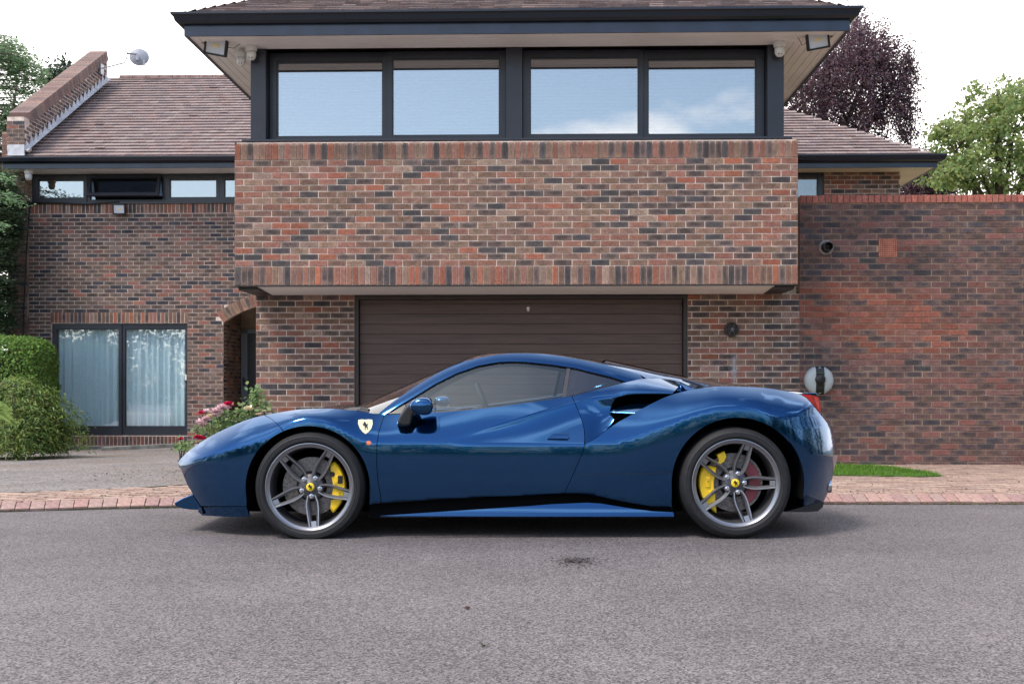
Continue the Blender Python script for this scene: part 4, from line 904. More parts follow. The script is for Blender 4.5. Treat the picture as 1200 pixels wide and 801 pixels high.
def leaf_cloud(name, m, pos, nrm, size, parent, asp=.55, seed=1, tint=(.35, .1), kind=None, cols=None, drop=0.0):
    """pos (n,3), nrm (n,3): many small rhombic leaves as one mesh, each with its own shade of colour"""
    r = np.random.default_rng(seed); n = len(pos); nrm = nrm/np.maximum(np.linalg.norm(nrm, axis=1, keepdims=True), 1e-6)
    u = r.normal(size=(n, 3)); u[:, 2] -= drop; u -= nrm*(u*nrm).sum(1, keepdims=True); u /= np.maximum(np.linalg.norm(u, axis=1, keepdims=True), 1e-6); v = np.cross(nrm, u)
    s = size*r.uniform(.6, 1.3, (n, 1)); fold = nrm*s*.12
    V = np.stack([pos, pos+u*s*.45+v*s*asp*.5+fold, pos+u*s, pos+u*s*.45-v*s*asp*.5+fold], 1).reshape(-1, 3)
    b = np.array(BASE[parent.name]) if parent is not None else 0
    me = bpy.data.meshes.new(name); F = np.arange(4*n).reshape(n, 4)
    me.vertices.add(4*n); me.vertices.foreach_set('co', (V-b).astype(np.float32).ravel())
    tri = np.concatenate([F[:, [0, 1, 2]], F[:, [0, 2, 3]]], 1).reshape(-1, 3)
    me.loops.add(6*n); me.loops.foreach_set('vertex_index', tri.astype(np.int32).ravel()); me.polygons.add(2*n); me.polygons.foreach_set('loop_start', np.arange(0, 6*n, 3, dtype=np.int32))
    me.update(calc_edges=True)
    k = r.uniform(1-tint[0], 1+tint[0], (n, 1)); c = np.concatenate([k*(1+r.uniform(-tint[1], tint[1], (n, 1))), k, k*(1+r.uniform(-tint[1], tint[1], (n, 1))), np.ones((n, 1))], 1)
    if cols is not None: c[:, :3] *= cols
    at = me.attributes.new('ca', 'FLOAT_COLOR', 'FACE'); at.data.foreach_set('color', np.repeat(c, 2, 0).astype(np.float32).ravel())
    me.materials.append(m); o = bpy.data.objects.new(name, me); COL.objects.link(o)
    if parent is not None: o.parent = parent
    if kind: o['kind'] = kind
    return o
def clumps(blobs, n, clump_r, per, seed, surf=.55, flat=1.0):
    """leaf positions in clumps spread through ellipsoids (cx,cy,cz,rx,ry,rz,weight)"""
    r = np.random.default_rng(seed); w_ = np.array([b[6] for b in blobs], float); w_ /= w_.sum(); P = []; N = []
    for i in r.choice(len(blobs), n, p=w_):
        b = np.array(blobs[i][:3]); e = np.array(blobs[i][3:6]); d = r.normal(size=3); d /= np.linalg.norm(d); rad = r.uniform(surf, 1)**.6
        c = b+d*e*rad; k = max(3, int(per*r.uniform(.5, 1.5))); cr_ = clump_r*r.uniform(.6, 1.4)
        q = r.normal(size=(k, 3))*cr_*.5; q[:, 2] *= flat
        P.append(c+q); N.append(r.normal(size=(k, 3))*.75+d*.5+np.array([0, 0, .6]))
    return np.concatenate(P), np.concatenate(N)
def limbs(base, tips, r0, parent, wob=.12, seed=3, name='trunk'):
    rr = random.Random(seed); mb = MB(); b = Vector(base); top = Vector(tips[0])
    tr = [b.lerp(top, t)+Vector((rr.uniform(-1, 1), rr.uniform(-1, 1), 0))*wob*t for t in (0, .2, .4, .6, .8, 1)]; tr[0] = b
    mb.tube(tr, [r0*(1-.75*t) for t in (0, .2, .4, .6, .8, 1)], 10)
    for tp in tips[1:]:
        k = rr.choice((1, 2, 3)); s_ = tr[k]; e_ = Vector(tp); m_ = s_.lerp(e_, .5)+Vector((0, 0, (e_-s_).length*.08)); r1 = r0*(1-.75*k*.2)*.55
        mb.tube([s_, s_.lerp(m_, .6), m_.lerp(e_, .3), e_], [r1, r1*.7, r1*.5, r1*.18], 7)
        for q in range(3):
            a_ = m_.lerp(e_, .2+.25*q); d = Vector((rr.uniform(-1, 1), rr.uniform(-1, 1), rr.uniform(-.2, .8)))*(e_-s_).length*.25; mb.tube([a_, a_+d*.6, a_+d], [r1*.35, r1*.22, r1*.08], 5)
    return mb.build(name, M_BARK, parent, smooth=True)
def blob(px, py, Y, rpx, rpy, ry, wt=1.0):
    c = wp(px, py, Y); return (c[0], c[1], c[2], rpx*Y/FPX, ry, rpy*Y/FPX, wt)

# copper beech behind the right end of the main roof
Yb = 38.0; tb = (wp(960, 0, Yb)[0], Yb, -.3)
t = thing('copper_beech', tb, 'tall copper beech with dark purple drooping foliage behind the house', 'tree', house=False)
bl = [blob(985, 90, Yb, 55, 50, 3, 3), blob(940, 120, Yb, 50, 60, 3, 2), blob(1010, 60, Yb, 22, 22, 2, .7), blob(1000, 40, Yb, 12, 12, 1.5, .35), blob(1025, 80, Yb, 26, 18, 1.5, .6), blob(1040, 66, Yb, 24, 9, 1, .5), blob(1064, 80, Yb, 7, 22, .8, .40), blob(1061, 125, Yb, 11, 30, 1, .75), blob(1038, 120, Yb, 15, 40, 1.5, .75), blob(1010, 140, Yb, 26, 30, 2, .9), blob(1062, 155, Yb, 9, 10, .6, .16), blob(960, 180, Yb, 70, 40, 3, 1), blob(1080, 212, Yb-1, 34, 22, 2, 2.4), blob(1108, 216, Yb-1, 22, 15, 1.5, 1.0), blob(900, 60, Yb, 60, 50, 3, 1), blob(1048, 98, Yb, 8, 26, .8, .2)]
P, N = clumps(bl, 1350, .26, 44, 11, surf=.1, flat=2.4); leaf_cloud('crown', leaf_mat('copper_leaf', (.12, .068, .085, 1), trans=.35), P, N, .10, t, seed=2, tint=(.45, .2), drop=1.0)
limbs(tb, [wp(965, 70, Yb), wp(1020, 80, Yb), wp(1050, 110, Yb), wp(930, 60, Yb), wp(1000, 130, Yb), wp(900, 100, Yb), wp(1080, 200, Yb)], .42, t)
# light green tree at the far right
Yg = 33.0; tb = (wp(1165, 0, Yg)[0], Yg, -.3)
t = thing('maple_tree', tb, 'bright green broadleaf tree rising behind the right end of the garden wall', 'tree', house=False)
bl = [blob(1160, 130, Yg, 40, 32, 2.5, 2.2), blob(1190, 160, Yg, 45, 45, 2.5, 3), blob(1135, 160, Yg, 36, 22, 2, 1.4), blob(1130, 195, Yg, 32, 26, 2, 1.7), blob(1105, 155, Yg, 16, 9, 1, .4), blob(1110, 205, Yg, 22, 20, 1.5, .7), blob(1195, 110, Yg, 26, 22, 2, 1), blob(1145, 103, Yg, 18, 9, 1, .35), blob(1220, 200, Yg, 50, 50, 3, 2.5), blob(1175, 212, Yg, 40, 18, 2, 1.4), blob(1250, 120, Yg, 50, 60, 3, 2.5)]
P, N = clumps(bl, 520, .26, 32, 5, surf=.05, flat=.6); leaf_cloud('crown', leaf_mat('maple_leaf', (.27, .34, .125, 1), trans=.5), P, N, .105, t, asp=.9, seed=6, tint=(.35, .2))
limbs(tb, [wp(1170, 110, Yg), wp(1130, 140, Yg), wp(1195, 120, Yg), wp(1110, 165, Yg), wp(1215, 150, Yg), wp(1145, 190, Yg), wp(1120, 200, Yg)], .24, t, seed=8)
# evergreen at the far left, feathery level sprays
Yc_ = 24.4; tb = (wp(-30, 0, Yc_)[0], Yc_, -.25)
t = thing('cedar_tree', tb, 'dark evergreen with feathery layered sprays at the left edge of the photo', 'tree', house=False)
rr = random.Random(5); P = []; N = []; C = []
sp = MB()
def spray(px, py, Y, L_px, dy, n, light, r):
    """a flat drooping branch: leaflets both sides of a twig"""
    a = Vector(wp(px, py, Y)); b = Vector(wp(px+L_px, py+dy, Y-.5)); sp.tube([a, a.lerp(b, .5)+Vector((0, 0, .05)), b], [.018, .010, .004], 4)
    for i in range(n):
        u = r.random()**.7; c = a.lerp(b, u); wdt = .34*(1-u*.75)
        P.append((c.x+r.gauss(0, .06), c.y+r.uniform(-wdt, wdt), c.z+.05*math.sin(u*3)+r.gauss(0, .045)-abs(r.gauss(0, .05)))); N.append((r.gauss(0, .3), r.gauss(0, .3), 1)); C.append((light*r.uniform(.8, 1.2),)*3)
for i in range(360):
    v = rr.random(); py = 45+v*350; reach = (np.interp(py, [40, 60, 90, 120, 150, 180, 230, 300, 400], [18, 42, 60, 66, 40, 12, 26, 22, 16]))
    x1 = reach*rr.uniform(.35, 1.08) if py < 150 else reach*rr.uniform(.3, 1.1); x0 = x1-rr.uniform(35, 70)
    spray(x0, py+rr.uniform(-8, 4), Yc_+rr.uniform(-.8, 1.6)+(1.2 if py < 200 else -1.9), x1-x0, rr.uniform(2, 12), 72 if py < 190 else 150, 1.25 if py < 160 else .45, rr)
for px, py, L_, dy in ((-25, 208, 40, 2), (-25, 226, 45, 6), (-20, 233, 52, 3), (-25, 262, 34, 4)): spray(px, py, 21.2, L_, dy, 120, 1.6, rr)
leaf_cloud('crown', leaf_mat('cedar_leaf', (.15, .235, .125, 1), trans=.4), np.array(P), np.array(N), .085, t, asp=.5, seed=9, tint=(.4, .15), cols=np.array(C))
sp.build('branch_mass', M_BARK, t, kind='stuff')
limbs(tb, [wp(-35, 20, Yc_), wp(20, 100, Yc_+.5), wp(-40, 150, Yc_)], .22, t, seed=4)
# small tree behind the parapet
Ys = 34.0; tb = (wp(76, 0, Ys)[0], Ys, -.3); t = thing('young_oak', tb, 'small round green treetop peeping over the sloping gable parapet', 'tree', house=False)
bl = [blob(76, 92, Ys, 15, 12, 1, 2), blob(80, 80, Ys, 6, 5, .6, .5), blob(66, 100, Ys, 12, 10, 1, 1), blob(76, 122, Ys, 26, 26, 1.5, 2)]
P, N = clumps(bl, 130, .22, 24, 15, surf=.2); leaf_cloud('crown', leaf_mat('oak_leaf', (.060, .085, .055, 1)), P, N, .13, t, seed=16)
limbs(tb, [wp(78, 90, Ys), wp(66, 105, Ys), wp(86, 100, Ys)], .14, t)

# clipped hedge and feathery maple by the patio door
hc = wp(12, 420, 20.9)
t = thing('clipped_hedge', (hc[0], hc[1], -.15), 'clipped light green box hedge behind the feathery bush', 'hedge', house=False)
r = np.random.default_rng(4); n = 30000
q = r.uniform(-1, 1, (n, 3)); ax = r.integers(0, 3, n); sgn = r.choice([-1, 1], n); q[np.arange(n), ax] = sgn
q = q/np.maximum((np.abs(q)**5).sum(1, keepdims=True)**(1/5), 1e-6)
hz0, hz1 = CH+(HZ-505)*20.9/FPX, CH+(HZ-394)*20.9/FPX; xr = wp(44.5, 420, 20.4)[0]; xl = xr-2.2
sz = np.array([(xr-xl)/2, .62, (hz1-hz0)/2]); ctr = np.array([(xr+xl)/2, 21.0, (hz0+hz1)/2])
bump_ = np.array([mnoise.noise(Vector(p)*3.2) for p in q])[:, None]
P = ctr+q*sz*(1+.05*bump_)*(1-np.abs(r.normal(0, .05, (n, 1)))); N = q+r.normal(size=(n, 3))*.8
leaf_cloud('foliage', leaf_mat('box_leaf', (.17, .29, .06, 1), trans=.35), P, N, .055, t, seed=3, tint=(.4, .2))
mb = MB(); 
for i in range(14): a_ = (ctr[0]+rnd.uniform(-.8, .8), 21+rnd.uniform(-.3, .3), -.16); mb.tube([a_, (a_[0]+rnd.uniform(-.2, .2), a_[1], hz1-.5)], [.02, .008], 5)
mb.build('stem', M_BARK, t)
mb = MB(); mb.bbox(ctr[0]-sz[0]*.75, ctr[0]+sz[0]*.75, 21-.38, 21+.38, hz0, hz1-.25, .12); mb.build('shaded_core', mat('shaded_twig', (.02, .03, .012, 1), .9), t)  # solid dark green box, shade inside the hedge put into its colour

Yf = 17.6; fc = wp(20, 500, Yf)
t = thing('feathery_maple', (fc[0], Yf, -.12), 'wide mound of feathery green laceleaf maple at the left edge', 'bush', house=False)
P = []; N = []; C = []; rr = random.Random(12)
twg = MB(); top = wp(20, 446, Yf); rad_x = 72*Yf/FPX
for i in range(560):
    th = rr.uniform(-PI, PI); e = rr.random()**.6           # drooping curves fanning out from the crown
    lob = 1+.16*math.sin(th*5+1)+.10*math.sin(th*9); rx, ry_ = .86*lob*rr.uniform(.45, 1.04), .80*lob*rr.uniform(.45, 1.08); h0 = rr.uniform(.62, 1.03)*1.14
    z0 = -.14+h0; nseg = 10; pts = []
    for k in range(nseg+1):
        u = k/nseg; ang = u*(PI/2)*rr.uniform(.92, 1.0)
        rad = math.sin(ang); z = -.12+h0*max(.02, math.cos(ang))**.75
        pts.append(Vector((fc[0]+math.cos(th)*rx*rad*(1.0), Yf+math.sin(th)*ry_*rad, z)))
    if i % 4 == 0: twg.tube(pts, [.008*(1-.8*k/nseg) for k in range(nseg+1)], 3, False)
    lt = rr.uniform(.65, 1.35)
    for k in range(62):
        u = rr.random()**.75*nseg; k0 = min(int(u), nseg-1); c = pts[k0].lerp(pts[k0+1], u-k0); d = pts[k0+1]-pts[k0]
        P.append((c.x+rr.gauss(0, .035), c.y+rr.gauss(0, .035), max(-.1, c.z+rr.gauss(0, .025)))); N.append((math.cos(th)*.7+rr.gauss(0, .5), math.sin(th)*.7+rr.gauss(0, .5), .8)); C.append((lt*rr.uniform(.8, 1.2), lt, lt))
leaf_cloud('foliage', leaf_mat('lace_leaf', (.22, .31, .085, 1), trans=.4), np.array(P), np.array(N), .075, t, asp=.22, seed=13, tint=(.35, .2), cols=np.array(C), drop=1.2)
twg.build('twig_mass', M_BARK, t, kind='stuff')
mb = MB(); mb.tube([(fc[0], Yf, -.14), (fc[0]+.05, Yf, .3), (fc[0]-.02, Yf, .85)], [.06, .05, .02], 8); mb.build('trunk', M_BARK, t)
# pale fern-like plant right at the edge
pf = wp(-4, 490, 15.6); t = thing('pale_fern', (pf[0], 15.6, -.1), 'pale yellow green fronds poking in at the left edge before the bush', 'plant', house=False)
for k in range(15):
    a = PI*(.02+.96*k/14); le = rnd.uniform(.26, .36); c = Vector((pf[0]-.06, 15.6, pf[2]+.04)); mb = MB(); tip = c+Vector((math.cos(a)*le*.9, rnd.uniform(-.1, .1), math.sin(a)*le*.8-.13))
    mid = c.lerp(tip, .5)+Vector((0, 0, .06)); mb.tube([c, mid, tip], [.006, .004, .002], 4)
    for j in range(16):
        u = .15+.85*j/15; p = c.lerp(mid, u*2) if u < .5 else mid.lerp(tip, u*2-1); d = (tip-c).normalized(); s_ = Vector((-d.z, .35, d.x)); l2 = .085*(1-.7*u)+.015
        for sg in (1, -1): e_ = p+s_*sg*l2+d*l2*.6; mb.face([p, p.lerp(e_, .5)+d*.008, e_, p.lerp(e_, .5)-d*.008], ca=(rnd.uniform(.8, 1.2),)*3+(1,))
    mb.build('frond', leaf_mat('fern_leaf', (.22, .32, .07, 1), trans=.4) if k == 0 else bpy.data.materials['fern_leaf'], t)
mb = MB(); mb.tube([(pf[0]-.06, 15.6, -.12), (pf[0]-.06, 15.6, pf[2]+.05)], [.03, .015], 6); mb.build('stem', M_BARK, t)

# roses behind the bonnet
M_RLEAF = leaf_mat('rose_leaf', (.16, .24, .085, 1), trans=.4)
PETAL = {k: mat('petal_'+k, c, .6, Subsurface_Weight=0.0) for k, c in (('crimson', (.62, .012, .11, 1)), ('pink', (.90, .68, .72, 1)), ('cream', (.86, .76, .55, 1)), ('red', (.55, .02, .05, 1)))}
def rose(kind, c, r, parent):
    mb = MB(); rr_ = random.Random(int(abs(c[0]*1e4))); c = Vector(c)
    for ring, (n, el_, sc) in enumerate(((4, 75, .45), (5, 50, .7), (6, 22, .95), (6, -5, 1.05))):
        for k in range(n):
            a = 2*PI*(k+.5*(ring % 2))/n+rr_.uniform(-.2, .2); e_ = R(el_+rr_.uniform(-10, 10)); d = Vector((math.cos(a)*math.cos(e_), math.sin(a)*math.cos(e_)-.35, math.sin(e_))).normalized()
            s_ = d.cross(Vector((.1, .2, 1))).normalized(); up = s_.cross(d); L_ = r*sc
            pts = [c, c+d*L_*.5+s_*L_*.45-up*L_*.05, c+d*L_+s_*L_*.36+up*L_*.12, c+d*L_*1.08+up*L_*.2, c+d*L_-s_*L_*.36+up*L_*.12, c+d*L_*.5-s_*L_*.45-up*L_*.05]
            mb.mesh(pts, [(0, 1, 2, 3), (0, 3, 4, 5)])
    o = mb.build('bloom', PETAL[kind], parent); return o
def rose_bush(name, root, leaves_px, blooms, Y, label, seed):
    t = thing('rose_bush', root, label, 'rose bush', 'rose bushes by the entrance', house=False); r_ = random.Random(seed); P = []; N = []; st = MB()
    for (a, b, n, s_) in leaves_px:
        for i in range(n):
            p = wp(a+r_.gauss(0, s_), b+r_.gauss(0, s_*.7), Y+r_.gauss(0, .12)); P.append(p); N.append((r_.gauss(0, .5), r_.gauss(0, .5)-.4, .7))
        e_ = Vector(wp(a, b, Y)); b0 = Vector(root)+Vector((r_.uniform(-.05, .05), 0, 0)); st.tube([b0, b0.lerp(e_, .5)+Vector((0, .03, .05)), e_], [.012, .008, .004], 5)
    leaf_cloud('foliage', M_RLEAF, np.array(P), np.array(N), .062, t, asp=.7, seed=seed, tint=(.4, .2))
    for kind, a, b, rp in blooms:
        c = wp(a, b, Y-.22); rose(kind, c, rp*1.35*Y/FPX, t); st.tube([Vector(wp(a+4, b+16, Y)), Vector(c)], .004, 4)
    st.build('stem', M_BARK, t); return t
Yr = 13.2
rose_bush('a', (wp(262, 0, Yr)[0], Yr, .0), [(262, 497, 110, 9), (250, 503, 60, 8), (270, 490, 60, 7), (243, 508, 40, 6), (234, 505, 20, 5), (258, 482, 30, 6), (272, 500, 60, 7)],
          [('crimson', 236.5, 484, 3.6), ('pink', 236, 495.5, 5.2), ('pink', 242, 491, 4.8), ('cream', 246, 488, 4.2), ('pink', 241.5, 482, 3.4), ('pink', 255, 482, 5.6), ('pink', 262, 478, 6), ('crimson', 267.5, 474, 4.8), ('pink', 253, 486.5, 4), ('crimson', 231.5, 512.5, 4), ('crimson', 237, 514, 3.8), ('cream', 232, 517.5, 2.4)], Yr, 'rose bush with pink and crimson blooms behind the sloping bonnet', 21)
rose_bush('b', (wp(298, 0, Yr)[0], Yr+.1, .0), [(300, 458, 40, 5), (302, 466, 40, 6), (296, 474, 40, 7), (288, 481, 50, 7), (305, 480, 50, 7), (284, 488, 40, 6), (312, 484, 25, 5)],
          [('cream', 291, 479.5, 4.6), ('cream', 309.5, 482, 2.4), ('cream', 302, 485.5, 2.2)], Yr+.1, 'tall thin rose bush with cream blooms against the left garage pier', 22)
rose_bush('c', (wp(215, 0, 14.0)[0], 14.0, .0), [(213, 522, 26, 4), (219, 521, 24, 4), (209, 526, 12, 3)], [('crimson', 211.5, 514.5, 2.6)], 14.0, 'small low rose shoot with one crimson bud at the tip of the bonnet', 23)

# lawn patch
M_GRASS = leaf_mat('grass_blade', (.115, .24, .025, 1), trans=.3)
r = np.random.default_rng(8); P = []
poly = [wpz(p[0], p[1], -.0) for p in ((930, 542.5), (990, 541.5), (1030, 545), (1062, 549.5), (1100, 557), (1104, 559.5), (1080, 561.5), (1010, 559.5), (930, 558))]
def inpoly(x, y, pl):
    c = False; j = len(pl)-1
    for i in range(len(pl)):
        if (pl[i][1] > y) != (pl[j][1] > y) and x < (pl[j][0]-pl[i][0])*(y-pl[i][1])/(pl[j][1]-pl[i][1])+pl[i][0]: c = not c
        j = i
    return c
xsP = [p[0] for p in poly]; ysP = [p[1] for p in poly]
while len(P) < 9000:
    x, y = r.uniform(min(xsP), max(xsP)), r.uniform(min(ysP), max(ysP))
    if inpoly(x+r.normal(0, .03), y+r.normal(0, .05), poly): P.append((x, y, zg(x, y)-.004))
P = np.array(P); n = len(P)
hgt = r.uniform(.018, .05, n)*np.where(np.sin(P[:, 0]*9)+np.sin(P[:, 1]*3+P[:, 0]*4) > 0, 1.25, .9)
dirv = np.stack([r.normal(0, .35, n), r.normal(0, .35, n), np.ones(n)], 1); side = np.stack([r.normal(size=n), r.normal(size=n), np.zeros(n)], 1); side /= np.linalg.norm(side, axis=1, keepdims=True)
V = np.stack([P-side*.004, P+side*.004, P+dirv*hgt[:, None]], 1).reshape(-1, 3)
me = bpy.data.meshes.new('grass'); me.from_pydata(V.tolist(), [], np.arange(3*n).reshape(-1, 3).tolist())
k = r.uniform(.7, 1.3, n); at = me.attributes.new('ca', 'FLOAT_COLOR', 'FACE'); at.data.foreach_set('color', np.stack([k*r.uniform(.85, 1.2, n), k, k, np.ones(n)], 1).astype(np.float32).ravel())
me.materials.append(M_GRASS); o = bpy.data.objects.new('grass', me); COL.objects.link(o); tag(o, kind='stuff')
mb = MB(); mb.face([(p[0], p[1], zg(p[0], p[1])+.008) for p in poly]); tag(mb.build('lawn', noisy(mat('lawn_soil', (.06, .12, .02, 1), .95), 9, .4)), kind='structure')

# moss and weeds along the kerb foot, leaf litter, the dark stain on the road
P = []; r_ = random.Random(31)
for i in range(250):
    x = r_.choice([r_.uniform(2.4, 4.6), r_.uniform(-1.75, -2.1), r_.uniform(-4, 4.5)]); y = kerb_y(x)+r_.choice([-.004, -.010, .0]); P.append((x+r_.gauss(0, .01), y-abs(r_.gauss(0, .012)), .002+r_.random()*.012))
P = np.array(P); leaf_cloud('weeds', leaf_mat('weed_leaf', (.14, .16, .04, 1)), P, np.random.default_rng(2).normal(size=P.shape)+np.array([0, -.5, .6]), .022, None, seed=31, kind='stuff')
P = []; 
for i in range(900):
    x = r_.uniform(-4.6, 4.8); y = kerb_y(x)+.2+abs(r_.gauss(0, .35)) if r_.random() < .55 else r_.uniform(9.6, 15)
    if y > kerb_y(x)+.18: P.append((x, y, zg(x, y)+.006))
for i in range(420):
    x = r_.uniform(-4.6, -2.2); y = r_.choice([r_.gauss(13.2, .5), r_.uniform(11.5, 20)]); P.append((x, y, zg(x, y)+.008))
for a, b, n in ((674, 657.5, 21), (545, 712, 7), (570, 756, 6)):
    for i in range(n):
        p = wpz(a+r_.gauss(0, 9), b+r_.gauss(0, 1.4), .003) if n > 20 else wpz(a+r_.gauss(0, 2), b+r_.gauss(0, .8), .004); P.append(p)
P = np.array(P); cc = np.random.default_rng(5).uniform(.5, 1.5, (len(P), 3)); leaf_cloud('leaf_litter', leaf_mat('dead_leaf', (.050, .034, .022, 1), trans=.1), P, np.random.default_rng(6).normal(size=P.shape)*.25+np.array([0, 0, 1]), .024, None, seed=33, kind='stuff', cols=cc)

P = []
for i in range(520):
    P.append(wpz(675+r_.gauss(0, 13), 656.5+r_.gauss(0, 2.3)*(1 if r_.random() < .6 else 1.6), .003))
P = np.array(P); leaf_cloud('grit', leaf_mat('dark_grit', (.045, .038, .036, 1), trans=0), P, np.random.default_rng(9).normal(size=P.shape)*.15+np.array([0, 0, 1]), .011, None, asp=.8, seed=35, kind='stuff')
# far side of the street, behind the photographer: what the paint and the glass mirror
r = np.random.default_rng(77); bl = []
for i in range(34):
    x = -62+i*3.8; h = r.uniform(2.6, 4.0)+(1.6 if i % 7 == 3 else 0); bl.append((x, -31+r.uniform(-2, 2), h*.5, 2.8, 1.6, h*.55, 1.0))
for i in range(11):
    y = -22+i*3.5; bl.append((18+r.uniform(-1, 1), y, 4.6, 2.2, 2.6, r.uniform(5.2, 7.5), 1.8)); bl.append((-24+r.uniform(-1, 1), y, 2.6, 2, 2.6, r.uniform(2.4, 4.0), 1.0))
P, N = clumps(bl, 4200, .6, 24, 78, surf=.5); leaf_cloud('treeline', leaf_mat('far_leaf', (.032, .048, .022, 1)), P, N, .24, None, asp=.8, seed=79, kind='stuff')

# ------------------------------------------------------------------ the car
CY = 8.406                                    # centre plane of the car; y below = distance from it, towards the camera
SP = 1/188.0                                  # metres per photo pixel at the near side
car = thing('sports_car', (0.15, CY, 0), 'dark blue two-door sports coupe with yellow brake calipers parked by the kerb', 'car', house=False)
def V(px, py, y):
    Y = CY-y; return ((px-600)*Y/FPX, Y, CH+(HZ-py)*Y/FPX)
GX = np.arange(150, 1050.0)
def crv(keys, col=1, sig=5):
    k = np.array([(q[0], q[col]) for q in keys], float); y = pchip(k[:, 0], k[:, 1], GX)
    y = np.where(GX < k[0, 0], k[0, 1]+(y[int(k[0, 0]-150)+1]-y[int(k[0, 0]-150)])*(GX-k[0, 0]), y)
    if sig:
        r_ = int(sig*3); g_ = np.exp(-.5*(np.arange(-r_, r_+1)/sig)**2); g_ /= g_.sum(); yp = np.concatenate([2*y[0]-y[r_:0:-1], y, 2*y[-1]-y[-2:-r_-2:-1]]); y = np.convolve(yp, g_, 'valid')
    return lambda x: np.interp(x, GX, y)
TK = [(195, 553, .36), (202, 547, .43), (208, 541, .50), (225, 525, .605), (245, 512, .672), (270, 499.5, .715), (298, 489, .765), (330, 482.5, .815), (358, 479, .842), (385, 478.5, .845), (415, 481, .838), (450, 485.4, .838), (509, 483, .855), (540, 481, .858), (560, 479, .858), (615, 472, .848), (667, 464.4, .815), (700, 459, .80), (740, 458, .80), (788, 458, .81), (815, 455.6, .825), (845, 452.5, .835), (887, 453.6, .815), (915, 457, .775), (936, 461, .735), (960, 467, .66), (985, 477, .55)]
pyT, yT = crv(TK, 1, 3), crv(TK, 2, 6)
WK = [(195, 557), (208, 549), (225, 543), (245, 536), (270, 527), (292, 520), (310, 514), (331, 502.5), (346, 495.5), (361, 492.5), (378, 494.5), (395, 501), (410, 509), (425, 515.5), (441, 519), (470, 519), (520, 519.5), (560, 520), (640, 520), (690, 520), (720, 518), (745, 512.5), (765, 505), (789, 495.5), (815, 486), (840, 480), (864, 478.5), (888, 481), (910, 489), (928, 489), (948, 480), (985, 468)]
pyW = crv(WK, 1, 3.0)
YK = [(190, .22), (200, .40), (208, .52), (216, .62), (228, .715), (245, .80), (265, .868), (285, .908), (310, .938), (335, .953), (361, .957), (400, .952), (430, .942), (470, .932), (560, .931), (640, .938), (700, .957), (760, .970), (820, .975), (864, .976), (900, .968), (922, .945), (940, .905), (955, .845), (966, .765), (975, .665), (981, .56), (988, .40), (1000, .2)]
yW = crv(YK, 1, 4)
LK = [(430, 590), (437, 589.5), (520, 584), (620, 580), (661, 577.6), (684, 578), (710, 583), (735, 588), (765, 593), (790, 594.6)]
pyL = crv(LK, 1, 3)
def sstep(a, b, x): t = np.clip((x-a)/(b-a), 0, 1); return t*t*(3-2*t)
fsh = lambda py: np.interp(py, [541, 549, 567, 581, 592, 610], [0, 1.5, 4, 7.5, 10.5, 13])
rsh = lambda py: np.interp(py, [461, 473, 485, 494, 501, 517, 534, 550, 564, 575, 588, 600], [15, 13.5, 11, 8, 5.5, 2.5, 0, 4, 7, 10, 17, 20])
def body(px, py):
    px, py = np.asarray(px, float), np.asarray(py, float)
    pw, pt, yt = pyW(px), pyT(px), yT(px); fade_f = 1-sstep(225, 310, px); fade_r = sstep(905, 962, px)
    pe = px-fsh(py)*fade_f+rsh(py)*fade_r*.85
    y0 = yW(px-fsh(pw)*fade_f+rsh(pw)*fade_r*.85); ye = yW(pe)
    t = (pw-py)*SP; T = np.maximum((pw-pt)*SP, .02); D = np.maximum(y0-yt, .005)
    a = np.minimum(.20, .8*D/T); b = (D-a*T)/T**2
    up = y0-np.where(t > 0, a*t+b*t*t, 0)
    u = np.maximum(-t, 0)
    low = ye+np.where(u < .10, .06*u-.30*u*u, .003-.20*(u-.10)**2)
    y = np.where(t > 0, up, low+(y0-ye)*np.exp(-u/.03))
    l = pyL(px); y = y-np.where((px > 436) & (py > l), 2.1*(py-l)*SP, 0)
    return y
LU = [(505, 517), (523, 514.5), (560, 505), (600, 494), (640, 481.5), (672, 472), (690, 467.5), (720, 462), (747, 460.6), (760, 460)]
pyLU = crv(LU, 1, 4); rLU = crv([(505, 0), (523, .0), (545, .003), (570, .007), (600, .0115), (640, .020), (665, .027), (690, .034), (720, .04), (760, .04)], 1, 5)
def door(px, py):
    """door skin: body side with the scooped flute that deepens towards the intake"""
    px, py = np.asarray(px, float), np.asarray(py, float); y = body(px, py); a = pyLU(px); b = pyW(px)+.5
    v = np.clip((py-a)/np.maximum(b-a, 1), 0, 1)
    return y-rLU(px)*np.where(px > 515, np.sin(PI*v**.85)**1.0, 0)*np.where(v*(1-v) > 0, 1, 0)
# shoulder between the door and the intake (passes behind the blade of the rear wing)
GTK = [(436, 486, .81), (443, 485, .82), (509, 483, .848), (540, 481, .851), (560, 479, .85), (615, 472, .838), (667, 464.4, .805), (700, 455.7, .765), (735, 447.5, .715), (760, 442, .675), (775, 440, .65)]
gT, gY = crv(GTK, 1, 3), crv(GTK, 2, 5)
UM = [(650, 478, .872), (685, 468.5, .822), (700, 466.5, .815), (721, 465.5, .812), (740, 461.6, .820), (765, 461.3, .832), (788, 461.6, .842), (805, 461, .845)]
UB = [(650, 519, .936), (685, 520, .930), (700, 511, .892), (714, 500, .862), (725, 490, .845), (740, 484, .835), (788, 478, .83), (805, 478, .83)]
UT = [(650, 467, .835), (667, 464.4, .812), (700, 456, .772), (735, 447.5, .722), (755, 443.5, .690), (775, 443.5, .655), (797, 447, .62), (810, 449, .60)]
um, umy, ub, uby, ut, uty = crv(UM, 1, 4), crv(UM, 2, 4), crv(UB, 1, 3), crv(UB, 2, 3), crv(UT, 1, 3), crv(UT, 2, 4)
